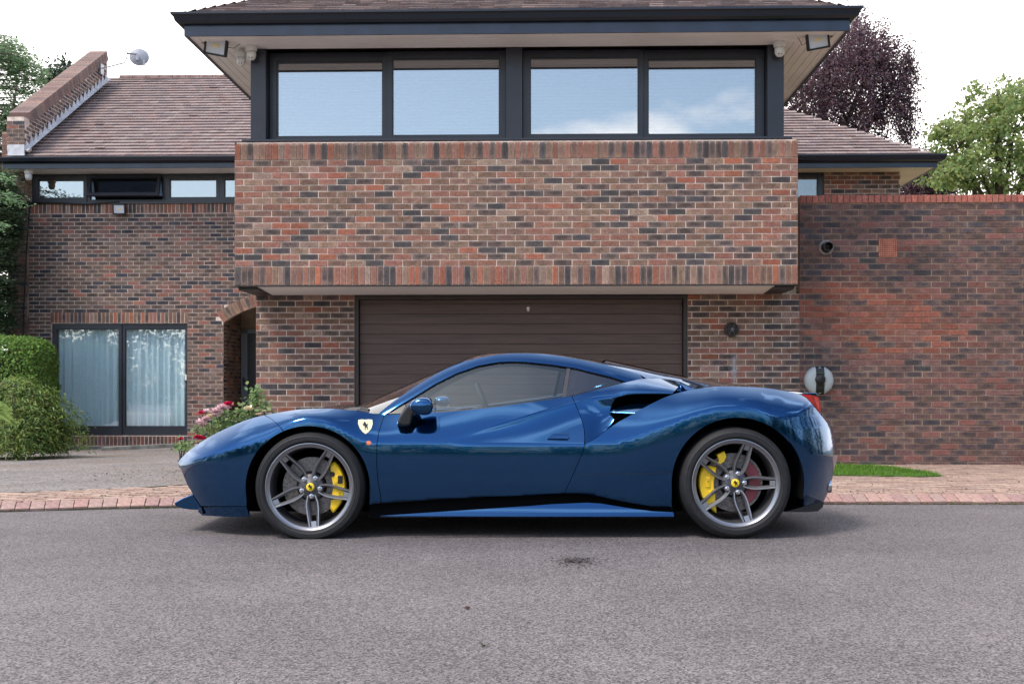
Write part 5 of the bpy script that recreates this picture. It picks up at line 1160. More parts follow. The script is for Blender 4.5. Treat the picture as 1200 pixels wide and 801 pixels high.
def shoulder(px, py):
    px, py = np.asarray(px, float), np.asarray(py, float)
    a, b, c = ut(px), um(px), ub(px); ya, yb, yc = uty(px), umy(px), uby(px)
    v1 = np.clip((py-a)/np.maximum(b-a, 1), -.2, 1); v2 = np.clip((py-b)/np.maximum(c-b, 1), 0, 1.2)
    y = np.where(py < b, ya+(yb-ya)*(1-(1-np.clip(v1, 0, 1))**1.7)+np.minimum(v1, 0)*(yb-ya)*1.7, yb+(yc-yb)*v2-.022*np.sin(PI*np.clip(v2, 0, 1)))
    wgt = sstep(664, 706, px); return door(px, py)*(1-wgt)+y*wgt
DLO = [(449, 486.2), (467, 475), (484, 465), (511, 448.5), (535, 436.5), (560, 427.7), (585, 423.3), (600, 422.8), (615, 423.2), (645, 426.2), (675, 430.7), (700, 437), (714.5, 440.4), (735.4, 447)]
pyD = crv([(430, 500)]+DLO+[(760, 455)], 1, 3)
def house_side(px, py):
    """side of the cabin leaning in above the waist"""
    px, py = np.asarray(px, float), np.asarray(py, float); h = (gT(px)-py)*SP*.985; y = gY(px)-.004-.60*h-.45*h*h
    return y
def rail(px, py):
    y = house_side(px, py); d = np.maximum((pyD(px)-py)*SP, 0); return y+.006-7.5*d*d

# paint and other car materials
def paint_mat():
    m = mat('blue_paint', (.0013, .062, .180, 1), .12, .97, Coat_Weight=.65, Coat_Roughness=.012, Coat_IOR=1.55); t = m.node_tree; n = t.nodes; p = n['Principled BSDF']; L = t.links.new
    g = n.new('ShaderNodeTexCoord'); z = n.new('ShaderNodeTexVoronoi'); z.inputs['Scale'].default_value = 900; L(g.outputs['Object'], z.inputs['Vector'])
    r = n.new('ShaderNodeMapRange'); r.inputs[3].default_value = .06; r.inputs[4].default_value = .15; L(z.outputs['Color'], r.inputs[0]); L(r.outputs[0], p.inputs['Roughness'])
    return m
M_PAINT = paint_mat()
M_CARBLK = mat('satin_black', (.008, .008, .010, 1), .35)
M_MATTBLK = mat('matt_black', (.004, .004, .005, 1), .9, Specular_IOR_Level=.08)
M_TYRE = noisy(mat('tyre_rubber', (.010, .010, .012, 1), .70), 40, .25, .1)
M_RIM = mat('graphite_alloy', (.27, .27, .285, 1), .34, .85)
M_RIMLIP = mat('alloy_lip', (.28, .28, .30, 1), .33, .85)
M_HUB = mat('hub_grey', (.10, .10, .11, 1), .5, .6)
M_YEL = mat('caliper_yellow', (.80, .52, .012, 1), .28, Coat_Weight=.4)
M_CAP = mat('cap_yellow', (.85, .62, .03, 1), .25)
M_DISC = noisy(mat('brake_disc_grey', (.16, .145, .14, 1), .45, .5), 60, .3)
M_REDB = mat('red_disc_sheen', (.22, .035, .05, 1), .5)  # reddish reflection on the rear disc, put into colour
M_BOLT = mat('bright_bolt', (.55, .56, .60, 1), .2, .9)
M_CARGL = glass_mat('car_side_glass', .045, (.86, .95, .95, 1), gc=(.88, 1, .99, 1))
M_WSGL = glass_mat('car_windscreen', .06, (.45, .50, .50, 1))
M_RED = mat('red_lens', (.62, .022, .018, 1), .10, Coat_Weight=1.0, Emission_Color=(1, .05, .03, 1), Emission_Strength=0.0)
M_ORANGE = mat('orange_lens', (.75, .16, .03, 1), .15, Coat_Weight=1.0)
M_ENAMEL = mat('cream_enamel', (.80, .72, .45, 1), .2, Coat_Weight=1.0)
M_CHROME = mat('chrome', (.60, .60, .62, 1), .12, 1.0)
M_CABIN = mat('cabin_leather', (.045, .045, .052, 1), .6)

def densify(pl, step):
    out = []
    for i in range(len(pl)):
        a, b = np.array(pl[i], float), np.array(pl[(i+1) % len(pl)], float); n = max(1, int(np.linalg.norm(b-a)/step))
        for k in range(n): out.append(tuple(a+(b-a)*k/n))
    return out
def panel(name, outline, func, m, off=0.0, grid=4.5, edge=2.5, rim=.014, mirror=True, parent=None, label=None, creases=()):
    """a body panel: outline traced in the side view, laid on the surface y=func, with a folded-in edge"""
    pl = densify(outline, edge); n = len(pl); P2 = np.array(pl)
    gx = np.arange(P2[:, 0].min(), P2[:, 0].max(), grid); gy = np.arange(P2[:, 1].min(), P2[:, 1].max(), grid*.8); pts = list(pl); A = P2; B = np.roll(P2, -1, 0)
    for j, yy in enumerate(gy):
        for xx in gx+(grid/2 if j % 2 else 0):
            if inpoly(xx, yy, pl):
                d = B-A; tt = np.clip(((xx-A[:, 0])*d[:, 0]+(yy-A[:, 1])*d[:, 1])/np.maximum((d**2).sum(1), 1e-9), 0, 1); q = A+d*tt[:, None]
                if np.hypot(q[:, 0]-xx, q[:, 1]-yy).min() > grid*.42: pts.append((xx, yy))
    ce = []
    for c in creases:                            # feature lines of the pressing become mesh edges
        cp = [p for p in c if inpoly(p[0], p[1], pl)]; k0 = len(pts)
        pts = pts[:n]+[p for p in pts[n:] if min(math.hypot(p[0]-q[0], p[1]-q[1]) for q in cp) > 1.7]; k0 = len(pts)
        ce = [(a-0, b-0) for a, b in ce]; pts += cp; ce += [(k0+i, k0+i+1) for i in range(len(cp)-1)]
    vv, ee, ff, *_ = geometry.delaunay_2d_cdt([Vector(p) for p in pts], [(i, (i+1) % n) for i in range(n)]+ce, [], 1, 1e-5)
    Q = np.array([(v.x, v.y) for v in vv])
    def F(px, py):
        y = func(px, py)+off; Y = CY-y; return np.stack([(px-600)*Y/FPX, Y, CH+(HZ-py)*Y/FPX], -1)
    X = F(Q[:, 0], Q[:, 1]); e = .6
    N = np.cross(F(Q[:, 0], Q[:, 1]+e)-F(Q[:, 0], Q[:, 1]-e), F(Q[:, 0]+e, Q[:, 1])-F(Q[:, 0]-e, Q[:, 1])); N /= np.linalg.norm(N, axis=1, keepdims=True)
    s_ = np.sign(-N[:, 1]); N *= np.where(s_ == 0, 1, s_)[:, None]
    faces = []
    for f in ff:
        a, b, c = f; nn = np.cross(X[b]-X[a], X[c]-X[a]); faces.append((a, b, c) if nn @ N[a] > 0 else (a, c, b))
    # folded edge
    idx = {}
    for i, q in enumerate(np.round(Q, 3).tolist()): idx.setdefault(tuple(q), i)
    ring = [idx.get(tuple(np.round(p, 3).tolist())) for p in pl]; ring = [i for i in ring if i is not None]
    nv = len(X); VV = X.tolist(); NN = N.tolist()
    area = sum(pl[i][0]*pl[(i+1) % n][1]-pl[(i+1) % n][0]*pl[i][1] for i in range(n))
    fr = []
    if rim:
        cen = X.mean(0)
        for i in ring: VV.append((X[i]-N[i]*rim).tolist()); NN.append(N[i].tolist())
        m_ = len(ring)
        for k in range(m_):
            a, b = ring[k], ring[(k+1) % m_]; c, d = nv+(k+1) % m_, nv+k; fr.append((a, d, c, b) if area > 0 else (a, b, c, d))
    objs = []
    for far in ((False, True) if mirror else (False,)):
        me = bpy.data.meshes.new(name); co = np.array(VV)
        fs = faces+fr; nl = np.array(NN)
        if far: co = co*[1, -1, 1]+[0, 2*CY, 0]; fs = [f[::-1] for f in fs]; nl = nl*[1, -1, 1]
        root = car; b0 = np.array(BASE[car.name])
        me.from_pydata((co-b0).tolist(), [], fs)
        sm = [True]*len(faces)+[False]*len(fr); me.polygons.foreach_set('use_smooth', sm)
        ln = np.zeros((len(me.loops), 3))
        for p in me.polygons:
            for li in p.loop_indices: ln[li] = nl[me.loops[li].vertex_index] if p.index < len(faces) else p.normal
        me.normals_split_custom_set(ln.tolist()); me.materials.append(m)
        o = bpy.data.objects.new(name, me); COL.objects.link(o); pr = parent if parent is not None else car
        if isinstance(pr, (list, tuple)): pr = pr[1 if far else 0]
        o.parent = pr; BASE[o.name] = Vector(b0)
        if label and not far: o['label'] = label
        objs.append(o)
    return objs
def along(f, a, b, n=None):
    n = n or max(3, int(abs(b-a)/6)); return [(x, float(f(x))) for x in np.linspace(a, b, n)]
FA, RA = (361, 571, 72.5, 72.2), (864.3, 566, 77.3, 77.0)
def arc(A, a0, a1, n=None):
    n = n or max(4, int(abs(a1-a0)/3)); return [(A[0]+A[2]*math.cos(R(t)), A[1]-A[3]*math.sin(R(t))) for t in np.linspace(a0, a1, n)]
g_ = .38                                       # half of a panel gap, in photo pixels
sh_f = [(450.5, 485.3), (447.4, 495), (444.4, 504), (441.6, 520), (441.5, 545), (443.2, 565), (446.2, 583), (446.6, 588.9)]
sh_r = [(670.3, 464.3), (675.5, 476), (679.6, 486), (683.0, 496), (684.6, 503), (685.2, 512), (684.9, 521), (682.5, 531), (678, 541), (670, 559), (661.3, 577.6)]
def sh(pl, dx): return [(a+dx, b) for a, b in pl]
seam = [(310, 486.2), (318, 490.5), (326, 497.5), (331.5, 505.2)]
a_s = 113.5
# front bumper corner
panel('front_bumper', [(208.5, 541.2)]+along(pyT, 212, 309.4)+sh(seam, -g_)[1:-1]+arc(FA, a_s+.4, 184)+[(288.7, 580), (288.7, 592.6), (262, 592.6), (235.6, 592.4), (228, 581.4), (219.2, 567.2), (213.2, 552)], body, M_PAINT, rim=.03)
panel('front_fender', sh(seam, g_)[:-1][::-1][::-1]+[] if False else [(310.6, 486.0)]+along(pyT, 314, 450)+sh(sh_f, -g_)[1:]+[(433.3, 590.6), (433.3, 578)]+arc(FA, -4, a_s-.4)[0:]+sh(seam, g_)[1:-1][::-1], body, M_PAINT, rim=.03)
dbot = [(640, 579.0), (620, 580.2), (600, 580.9), (570, 582.2), (520, 584.2), (480, 586.9)]
doors = panel('door', sh(sh_f, g_)[1:][::-1]+along(pyT, 451.2, 669.6)+sh(sh_r, -g_)[1:]+[(652, 578.4)]+dbot, door, M_PAINT, rim=.02, grid=3.2, creases=[[(x, float(pyLU(x))+o) for x in np.arange(526, 690, 2.0)] for o in (0, -2.4, 2.4)])
blade = [(686.2, 519.6), (694, 515.8), (701, 511.5), (711, 503.4), (725, 494), (740, 485.8), (752, 478.8), (765, 472.0), (776, 466.6), (788, 462.0), (800, 458.8)]
panel('rear_quarter', blade+along(pyT, 812, 934)+[(938, 462.0), (945, 466.2), (951.5, 473), (957, 480), (961.4, 485.4), (968.6, 494.6), (976, 501), (979.5, 515), (981.6, 534), (977.5, 550), (974.5, 564), (971, 575), (965, 588), (952, 590.8), (941.8, 592.6), (941.6, 578)]+arc(RA, -4, 184)+[(787.1, 576), (787.1, 594.9), (775, 594.2), (765, 593.0), (750, 590.4), (735, 588.0), (719, 584.8), (710, 583.0), (700, 581.0), (684, 578.4), (671, 577.8), (662, 577.8)]+sh(sh_r, g_)[::-1][:5], body, M_PAINT, rim=.03)
panel('shoulder', [(685.6, 519.4)]+sh(sh_r, g_)[::-1][5:]+along(ut, 672, 735)+along(ut, 740, 798)+[(794, 454), (787.6, 461.4), (775, 461.4), (757, 461.2), (740.5, 461.7), (729, 463.6), (721, 466.6), (717.2, 472.5), (714.2, 482), (719.4, 492), (713, 500.6), (704, 508.8), (695, 514.8)], shoulder, M_PAINT, rim=.05)
but = lambda px, py: np.interp(px, [786, 797, 806, 816], [.842, .70, .76, .822])-np.maximum(0, 457-np.asarray(py))*.004
bt_near = [(797.2, 448.4), (806, 452.4), (815.5, 455.4), (800.4, 458.6), (788.2, 461.8), (793.6, 454.6)]
panel('buttress', bt_near, but, M_PAINT, rim=.02, grid=2.5, edge=1.5)
# lower edges: black sill, blade-like side skirt, front valance
flat = lambda c: (lambda px, py: np.full_like(np.asarray(px, float), c))
panel('sill', [(433, 588), (520, 582), (661, 577), (700, 580), (790, 592), (790, 606), (433, 606)], flat(.835), M_MATTBLK, rim=0)
skb = lambda px, py: .945+0*np.asarray(px)-(604.6-np.asarray(py))*SP*(.62-2.0*(604.6-np.asarray(py))*SP)
panel('side_skirt', [(445, 604.0), (480, 601.6), (520, 599), (570, 595.8), (620, 592.5), (646, 590.4), (688, 588.6), (704, 589.6), (719, 592), (742, 595.8), (765, 598.7), (789, 599.8), (790, 604.6), (620, 604.6)], skb, M_PAINT, rim=.02)
vl = lambda px, py: body(np.asarray(px, float), np.minimum(py, 592))-.010-(np.asarray(py)-592)*SP*.5
panel('front_valance', [(231.8, 599), (234.4, 594), (262, 593.4), (288.7, 593.3), (292, 605), (262, 605), (237, 603.4)], vl, M_PAINT, rim=.02)
# arch liners and floor
def wheel_well(px, pyc, r0, y1):
    mb = MB(); n = 40; X, _, Z = V(px, pyc, .95); vs = []; fs = []
    for i in range(n+1):
        t = R(-14+208*i/n)
        for y in (.945, y1): vs.append((X+r0*math.cos(t), CY-y, Z+r0*math.sin(t)))
    for i in range(n): fs.append((2*i, 2*i+1, 2*i+3, 2*i+2))
    c = len(vs); vs += [(X, CY-y1, Z)]
    for i in range(n): fs.append((2*i+1, c, 2*i+3))
    mb.mesh(vs, fs); return mb
m1 = wheel_well(361, 571, .392, .56); m2 = wheel_well(864.3, 566, .418, .52); 
for m_ in (m1, m2): m_.build('wheel_arch_liner', M_MATTBLK, car); m_.v = [(x, 2*CY-y, z) for x, y, z in m_.v]; m_.f = [f[::-1] for f in m_.f]; m_.build('wheel_arch_liner', M_MATTBLK, car)
mb = MB(); yy = .80
mb.box(-2.02, 2.0, CY-.52, CY+.52, .125, .30); mb.box(-.80, .92, CY-yy, CY+yy, .125, .50); mb.box(-.78, .98, CY-.74, CY+.74, .5, .70); mb.box(-1.9, -.78, CY-.5, CY+.5, .3, .56); mb.box(.98, 1.95, CY-.5, CY+.5, .3, .70)
mb.build('underbody', M_MATTBLK, car)

def loft(name, edge, bulge, m, nj=18, parent=None, pw=2.0, rows=None, lift=0.0, smooth=True):
    """skin from a near-side edge across the car to its mirror image; bulge(i) = (dx, dz) at the centre line"""
    mb = MB(); vs = []; js = np.linspace(-1, 1, nj+1) if rows is None else rows; nj = len(js)-1
    for i, (x, Y, z) in enumerate(edge):
        ye = CY-Y; bx, bz = bulge[i]
        for j in js: q = 1-abs(j)**pw; vs.append((x+bx*q, CY+j*ye, z+bz*q+lift))
    fs = []
    for i in range(len(edge)-1):
        for j in range(nj): fs.append((i*(nj+1)+j, (i+1)*(nj+1)+j, (i+1)*(nj+1)+j+1, i*(nj+1)+j+1))
    mb.mesh(vs, fs); o = mb.build(name, m, parent or car, smooth=smooth); return o
def edge3(pl, f): return [V(a, b, float(f(a, b))) for a, b in pl]
def bulge_to(edge, cl):
    """bulge that brings the centre line to the photo points cl (one per station)"""
    out = []
    for (x, Y, z), (a, b) in zip(edge, cl): q = V(a, b, .0); out.append((q[0]-x, q[2]-z))
    return out
# bonnet
pl = along(pyT, 209, 447, 40); ed = edge3(pl, body); bon = loft('bonnet', ed, [(-.05*(1-sstep(205, 300, a))-.03, -.034+.026*math.exp(-((a-225)/32)**2)) for a, b in pl], M_PAINT, 24)
# nose face
fr_pl = [(208.5, 541.2), (211, 547), (213.2, 552), (219.2, 567.2), (228, 581.4), (235.6, 592.4), (238, 602)]
ed = edge3(fr_pl, body); loft('nose', ed, [(-.085, 0), (-.085, 0), (-.08, 0), (-.06, 0), (-.05, 0), (-.07, 0), (-.06, 0)], M_PAINT, 20)
mb = MB(); yy = .60
for s_ in (0,):
    for a in (-.46, .46):
        pass
mb.prism([V(223, 562, .42), V(231, 580, .42), V(236, 590, .42), V(231, 590, .42), V(220, 566, .42)], (0, .84, 0)); mb.build('front_intake', M_MATTBLK, car)
mb = MB(); pls = [(203.6, 589), (214, 583.2), (226.2, 578.6), (231, 586), (235.4, 592.2), (234, 597), (223, 596.6), (213.7, 595.5), (206, 592.7)]
f0 = [V(a, b, .60) for a, b in pls]; mb.prism(f0, (0, 1.20, 0)); spl = mb.build('front_splitter', M_PAINT, car)
bv = spl.modifiers.new('bevel', 'BEVEL'); bv.width = .006; bv.segments = 2
# cabin: rails, windscreen, roof
RU = [(443.4, 484.6), (456, 474), (470.4, 463.4), (490, 450.3), (511, 438), (523, 431.8), (535, 426.8), (547, 422.8), (560, 419.3), (575, 416.3), (590, 414.6), (603, 413.9), (615, 413.8), (627, 414.1), (640, 415), (660, 417.6), (680, 421), (700, 425), (720, 429.8), (738, 434.8), (756, 440.6)]
pyRU = crv([(430, 497)]+RU+[(775, 447)], 1, 2)
lo_ = [(a, b+.4) for a, b in DLO[::-1]]; lo_[-1] = (449.5, 486.3)
panel('roof_rail', along(pyRU, 443.6, 756, 60)+[(755, 443.2), (746, 445)]+lo_, rail, M_PAINT, grid=4, edge=2, rim=.012)
ws = along(pyRU, 443.6, 546, 22); ed = edge3(ws, rail); cl = [(411+(548-411)*i/21, 481.5-(481.5-420.6)*(i/21)**.94) for i in range(22)]
wsb = bulge_to(ed, cl); loft('windscreen', ed, wsb, M_WSGL, 22, pw=2.4)
rf = along(pyRU, 546, 704, 34); ed = edge3(rf, rail)
sil = crv([(530, 427), (543, 422.4), (555, 417.4), (570, 414.2), (589, 412.9), (615, 412.5), (637, 413.2), (660, 415.8), (679, 419), (704, 423.6), (730, 429)], 1, 3)
cl = [(a, float(sil(a))) for a, b in rf]; rbul = bulge_to(ed, cl); loft('roof', ed, rbul, M_PAINT, 22, pw=2.2)
# dark header strip at the top of the windscreen is the roof edge; rear screen and engine deck
dk = along(pyRU, 704, 750, 12)+along(ut, 758, 797, 8)+along(pyT, 815, 935, 20)
ed = [V(a, b, float((rail if i < 12 else shoulder if i < 20 else body)(a, b))) for i, (a, b) in enumerate(dk)]
dks = crv([(690, 420.4), (704, 423.6), (750, 433.4), (797, 443), (820, 446.6), (840, 449), (884, 454.6), (910, 457.6), (936, 461.2)], 1, 4)
cl = [(a+(2 if a < 800 else 0), float(dks(a))) for a, b in dk]; db = bulge_to(ed, cl); deck = loft('engine_cover', ed, db, M_PAINT, 36, pw=7)
k_ = [i for i, (a, b) in enumerate(dk) if a <= 798]; loft('rear_window', [ed[i] for i in k_], [db[i] for i in k_], mat('black_glass', (.005, .006, .008, 1), .35, Specular_IOR_Level=.2), parent=car, rows=np.linspace(-.70, .70, 17), pw=7, lift=.005)
# rear face
rp = [(936, 461), (945, 466.2), (951.5, 473), (961.4, 485.4), (968.6, 494.6), (976, 501), (979.5, 515), (981.6, 534), (977.5, 550), (974.5, 564), (971, 575), (965, 588)]
ed = edge3(rp, body); loft('rear_bumper', ed, [(.06, 0), (.08, 0), (.08, 0), (.075, 0), (.07, 0), (.06, 0), (.055, 0), (.055, 0), (.045, 0), (.05, 0), (.06, 0), (.06, 0)], M_PAINT, 20)
mb = MB(); f0 = [V(a, b, .80) for a, b in ((920, 599.4), (941, 593.4), (966, 588), (964, 594), (958.5, 598.6), (945, 599.6))]; mb.prism(f0, (0, 1.6, 0))
mb.build('rear_diffuser', M_CARBLK, car)
for y in (.52, -.52):
    mb = MB(); c = V(975, 569, abs(y)); mb.tube([(c[0]-.14, CY-y, c[2]-.0), (c[0]-.012, CY-y, c[2]+.005)], .05, 20, False); mb.build('exhaust_pipe', M_CHROME, car, smooth=True)
# tail lamp: red lens wrapped round the corner
tlp = [(938.6, 461.8), (947, 462.4), (954, 463), (959.6, 465.2), (961.8, 474), (961.4, 484.6), (956.5, 478.4), (951.8, 472.4), (945.4, 465.8)]
tl = panel('tail_lamp', tlp, lambda px, py: np.interp(px, [938, 950, 962], [.725, .70, .60])-.0*py, M_RED, rim=.04, grid=2.5, edge=1.5)
panel('reflector', [(953.5, 464.6), (958.4, 466.4), (960.4, 474), (960.2, 481), (957.2, 475.5), (955, 469)], lambda px, py: np.interp(px, [938, 950, 962], [.725, .70, .60])+.003, mat('bright_red_lens', (.8, .06, .05, 1), .2), rim=0, grid=2, edge=1.2, parent=tl)
mb = MB(); f0 = [V(a, b, .64) for a, b in ((930, 459.8), (945, 459.6), (956, 460.0), (959.6, 462.8), (956, 463.6), (940, 462.4))]; mb.prism(f0, (0, 1.28, 0)); sp_ = mb.build('tail_spoiler', M_PAINT, car); bv = sp_.modifiers.new('bevel', 'BEVEL'); bv.width = .004; bv.segments = 2
# intake: duct behind the opening and the winglet that splits it
mb = MB(); hole = [(712, 502), (722, 492), (715, 482), (719, 470), (742, 460.5), (792, 460.5), (800, 470), (760, 505)]
a_ = [V(p, q, .80) for p, q in hole]; b_ = [V(p+14, q, .55) for p, q in hole]; n = len(hole)
mb.mesh(a_+b_, [tuple(range(n, 2*n))]+[(i, (i+1) % n, (i+1) % n+n, i+n) for i in range(n)])
mb.build('side_intake', M_MATTBLK, car); mb.v = [(x, 2*CY-y, z) for x, y, z in mb.v]; mb.f = [f[::-1] for f in mb.f]; mb.build('side_intake', M_MATTBLK, car)
wing = lambda px, py: np.interp(px, [712, 725, 745, 765, 800], [.838, .868, .905, .905, .90])-(np.asarray(py)*0)-np.maximum(0, np.interp(px, [714, 745, 790], [482.6, 484.4, 480])-py)*SP*1.5
panel('intake_winglet', [(713.9, 482.6), (721, 478.6), (729.5, 475.6), (742, 473.4), (760, 472.4), (775, 473), (770, 480), (750, 484.8), (744, 485.2), (730, 484.2)], wing, M_PAINT, rim=.012, grid=3, edge=2)
# windows
drf = [(452, 485.6)]+[(a+1.1, b+1.2) for a, b in DLO[1:9]]+[(645, 427.6), (664, 430.4), (657.5, 465.6), (640, 468.4), (615, 471.8), (560, 478.6), (509, 482.6)]
panel('window_trim', [(450, 485.4)]+DLO[1:]+[(735, 447.2), (700, 455.9), (667, 464.6), (640, 468.6), (615, 472.2), (560, 479.2), (509, 483.2)], lambda px, py: house_side(px, py)-.022, M_CARGL, rim=0, grid=6) if False else None
gl = [(482, 466.9), (497, 457.6), (511, 449.6), (535, 437.7), (560, 428.9), (585, 424.5), (600, 424), (615, 424.4), (645, 427.5), (664.2, 430.2), (657.6, 465.4), (640, 468.0), (615, 471.2), (560, 478.2), (520, 481.8), (509, 482.4), (478, 484.6), (474.5, 472)]
panel('side_window', gl, house_side, M_CARGL, off=-.010, rim=0, grid=6, parent=doors)
panel('mirror_sail', [(451.5, 485.3), (467, 475.6), (481.4, 467.0), (473.8, 472.2), (477.6, 484.8)], house_side, M_CARBLK, off=-.007, rim=0, grid=4, parent=doors)
panel('quarter_window', [(669, 431.0), (675, 432.0), (700, 438.2), (714, 441.5), (731.5, 447.4), (716, 451.2), (700, 455.0), (663.5, 464.2)], house_side, glass_mat('dark_quarter_glass', .07, (.30, .32, .34, 1)), off=-.010, rim=0, grid=5)
panel('door_pillar', [(664.6, 429.4), (668.6, 430.2), (663.2, 464.8), (657.9, 465.9)], house_side, mat('pillar_grey', (.045, .043, .048, 1), .3), off=-.006, rim=.01, grid=4)
def band(pl, w_):
    """ribbon of rubber along a polyline"""
    q = np.array(pl, float); d = np.gradient(q, axis=0); nrm = np.stack([-d[:, 1], d[:, 0]], 1); nrm /= np.linalg.norm(nrm, axis=1, keepdims=True); return [tuple(p) for p in q]+[tuple(p) for p in (q+nrm*w_)[::-1]]
dl = [(x, float(pyD(x))) for x in np.linspace(452, 735, 80)]
panel('window_seal', band([(a, b+.1) for a, b in dl], 1.7), house_side, M_CARBLK, off=-.004, rim=.01, grid=3, edge=2)
bs = [(x, float(gT(x))) for x in np.linspace(735, 452, 70)]
panel('waist_seal', band(bs, .9), house_side, M_CARBLK, off=-.002, rim=.012, grid=3, edge=2)
# door handle, badge, side lamp
hh = [(641.6, 513.2), (645, 510), (649, 507.9), (656, 507.2), (663.6, 507.0), (667, 508.6), (667.2, 511.4), (665.2, 513.6)]
panel('handle', hh, lambda px, py: door(px, py)+.016-np.clip((512.5-np.asarray(py))/6, 0, 1)**2*.012, M_PAINT, rim=.018, grid=2, edge=1.2, parent=doors)
panel('handle_recess', [(636, 514.6), (642, 509), (650, 505.8), (664, 505.4), (670, 508), (669.6, 512.6), (666, 515)], door, M_PAINT, off=.0006, rim=0, grid=2.5, parent=doors) if False else None
shield = [(419.8, 491.6), (424, 491.0), (428, 491.4), (432, 491.0), (436.2, 491.4), (436.8, 496), (435.2, 501.6), (432, 505.6), (428.4, 508.2), (424.8, 505.6), (421.6, 501.4), (419.6, 496)]
bd = panel('badge', shield, body, M_ENAMEL, off=.004, rim=.005, grid=2.5, edge=1.5)
HORSE = [(.42, .0), (.50, .06), (.55, .14), (.62, .28), (.75, .34), (.86, .24), (.97, .22), (.90, .34), (.86, .44), (.80, .50), (.88, .62), (.84, .76), (.95, .92), (.84, 1.0), (.74, .86), (.72, .74), (.60, .68), (.52, .82), (.56, .96), (.44, 1.0), (.40, .84), (.44, .66), (.36, .56), (.30, .46), (.16, .56), (.08, .50), (.24, .38), (.12, .34), (.04, .24), (.10, .20), (.22, .28), (.30, .24), (.24, .18), (.22, .10), (.32, .06)]
panel('horse_emblem', [(424.3+a*7.6, 493.6+b*9.6) for a, b in HORSE], body, M_CARBLK, off=.0052, rim=0, grid=2, edge=.8, parent=bd)
panel('side_marker', [(432+2.9*math.cos(t), 518.6+2.6*math.sin(t)) for t in np.linspace(0, 2*PI, 14)[:-1]], body, M_ORANGE, off=.006, rim=.008, grid=2, edge=1)
panel('fuel_flap_seam', [(675.5, 556.0), (787, 553.0), (787, 553.5), (675.5, 556.5)], body, M_CARBLK, off=.0008, rim=0, grid=3, edge=3)
# door mirror: stalk and head, near and far side
def mirror_unit(sgn):
    C = np.array(V(494.5, 474.8, 1.035)); s = (CY-1.035)/FPX
    mb = MB(); rows = []; prof = [(-.115, .25), (-.10, .62), (-.06, .90), (0, 1.0), (.05, .98), (.075, .84), (.088, .55), (.092, .0)]   # across the car: inboard to outboard
    ring = [(-14.2, 2.0), (-13.4, -3.2), (-9.5, -7.6), (-2, -10.4), (6, -10.4), (11, -8.6), (13.6, -4), (13.9, 3), (12.4, 8.4), (8, 11.4), (0, 11.8), (-7, 9.6), (-12, 6)]
    n = len(ring); vs = []
    for yo, k in prof:
        for a, b in ring: vs.append((C[0]+a*s*(k*.55+.45 if k > 0 else 0)*(1 if k else 0)+(2.5*s if k < .7 else 0), C[1]-yo, C[2]-b*s*k))
    fs = [tuple(range(n))]
    for j in range(len(prof)-1):
        for i in range(n): fs.append((j*n+i, (j+1)*n+i, (j+1)*n+(i+1) % n, j*n+(i+1) % n))
    mb.mesh(vs, fs); st_ = MB(); a0 = [(464.4, 497.6), (467, 489.5), (473, 478), (482, 470.4), (489, 473), (487, 481), (482.4, 488), (480, 499), (472, 500)]
    f0 = [V(p, q, .865) for p, q in a0]; f1 = [V(p+(1 if q > 480 else 3), q-1.2, .985) for p, q in a0]; m_ = len(a0)
    st_.mesh(f0+f1, [tuple(range(m_)), tuple(range(2*m_-1, m_-1, -1))]+[(i, i+m_, (i+1) % m_+m_, (i+1) % m_) for i in range(m_)])
    gls = MB(); gx = C[0]+13.2*s; vs = [(gx+.012, C[1]-yo, C[2]-b*s*.9) for yo, b in ((-.09, -7), (-.09, 7), (0, 10), (.06, 9), (.075, 0), (.06, -8), (0, -9))]; gls.mesh(vs, [tuple(range(7))])
    if sgn < 0:
        for q in (mb, st_, gls): q.v = [(x, 2*CY-y, z) for x, y, z in q.v]; q.f = [f[::-1] for f in q.f]
    o = mb.build('mirror', M_PAINT, car, smooth=True); sb = o.modifiers.new('subdivision', 'SUBSURF'); sb.levels = sb.render_levels = 2
    q = st_.build('stalk', M_CARBLK, o); bv = q.modifiers.new('bevel', 'BEVEL'); bv.width = .012; bv.segments = 3
    gls.build('mirror_glass', M_CHROME, o)
mirror_unit(1); mirror_unit(-1)
# wiper lying at the foot of the screen
mb = MB(); mb.tube([V(432.6, 481.4, .66), V(424, 478.6, .60), V(410, 478.8, .45), V(404, 479.4, .30)], [.014, .012, .009, .006], 8); mb.tube([V(433, 483.6, .69), V(420, 480.8, .64), V(408, 480.4, .52)], .012, 8); mb.build('wiper', M_CARBLK, car)
# cabin contents
mb = MB(); mb.prism([(-.86, CY-.70, .70), (-.42, CY-.70, .78), (-.30, CY-.70, .76), (-.30, CY-.70, .5), (-.86, CY-.70, .5)], (0, 1.40, 0)); mb.build('dashboard', M_CABIN, car)
for y in (.37, -.37):
    mb = MB(); M = Matrix.Translation((.36, CY-y, .58)) @ Matrix.Rotation(R(20), 4, 'Y')
    mb.bbox(-.07, .07, -.24, .24, -.2, .36, .05, M); mb.bbox(-.05, .05, -.14, .14, .33, .52, .045, M); mb.bbox(-.42, .0, -.24, .24, -.26, -.10, .05, M); mb.build('seat', M_CABIN, car, smooth=True)
mb = MB(); M = Matrix.Translation((-.19, CY+.37, .80)) @ Matrix.Rotation(R(68), 4, 'Y'); pts = [M @ Vector((.18*math.cos(t), .18*math.sin(t), 0)) for t in np.linspace(0, 2*PI, 33)]; mb.tube(pts, .017, 8, False)
for a in (0, 2.2, 4.1): mb.tube([M @ Vector((0, 0, 0)), M @ Vector((.175*math.cos(a), .175*math.sin(a), 0))], .014, 6)
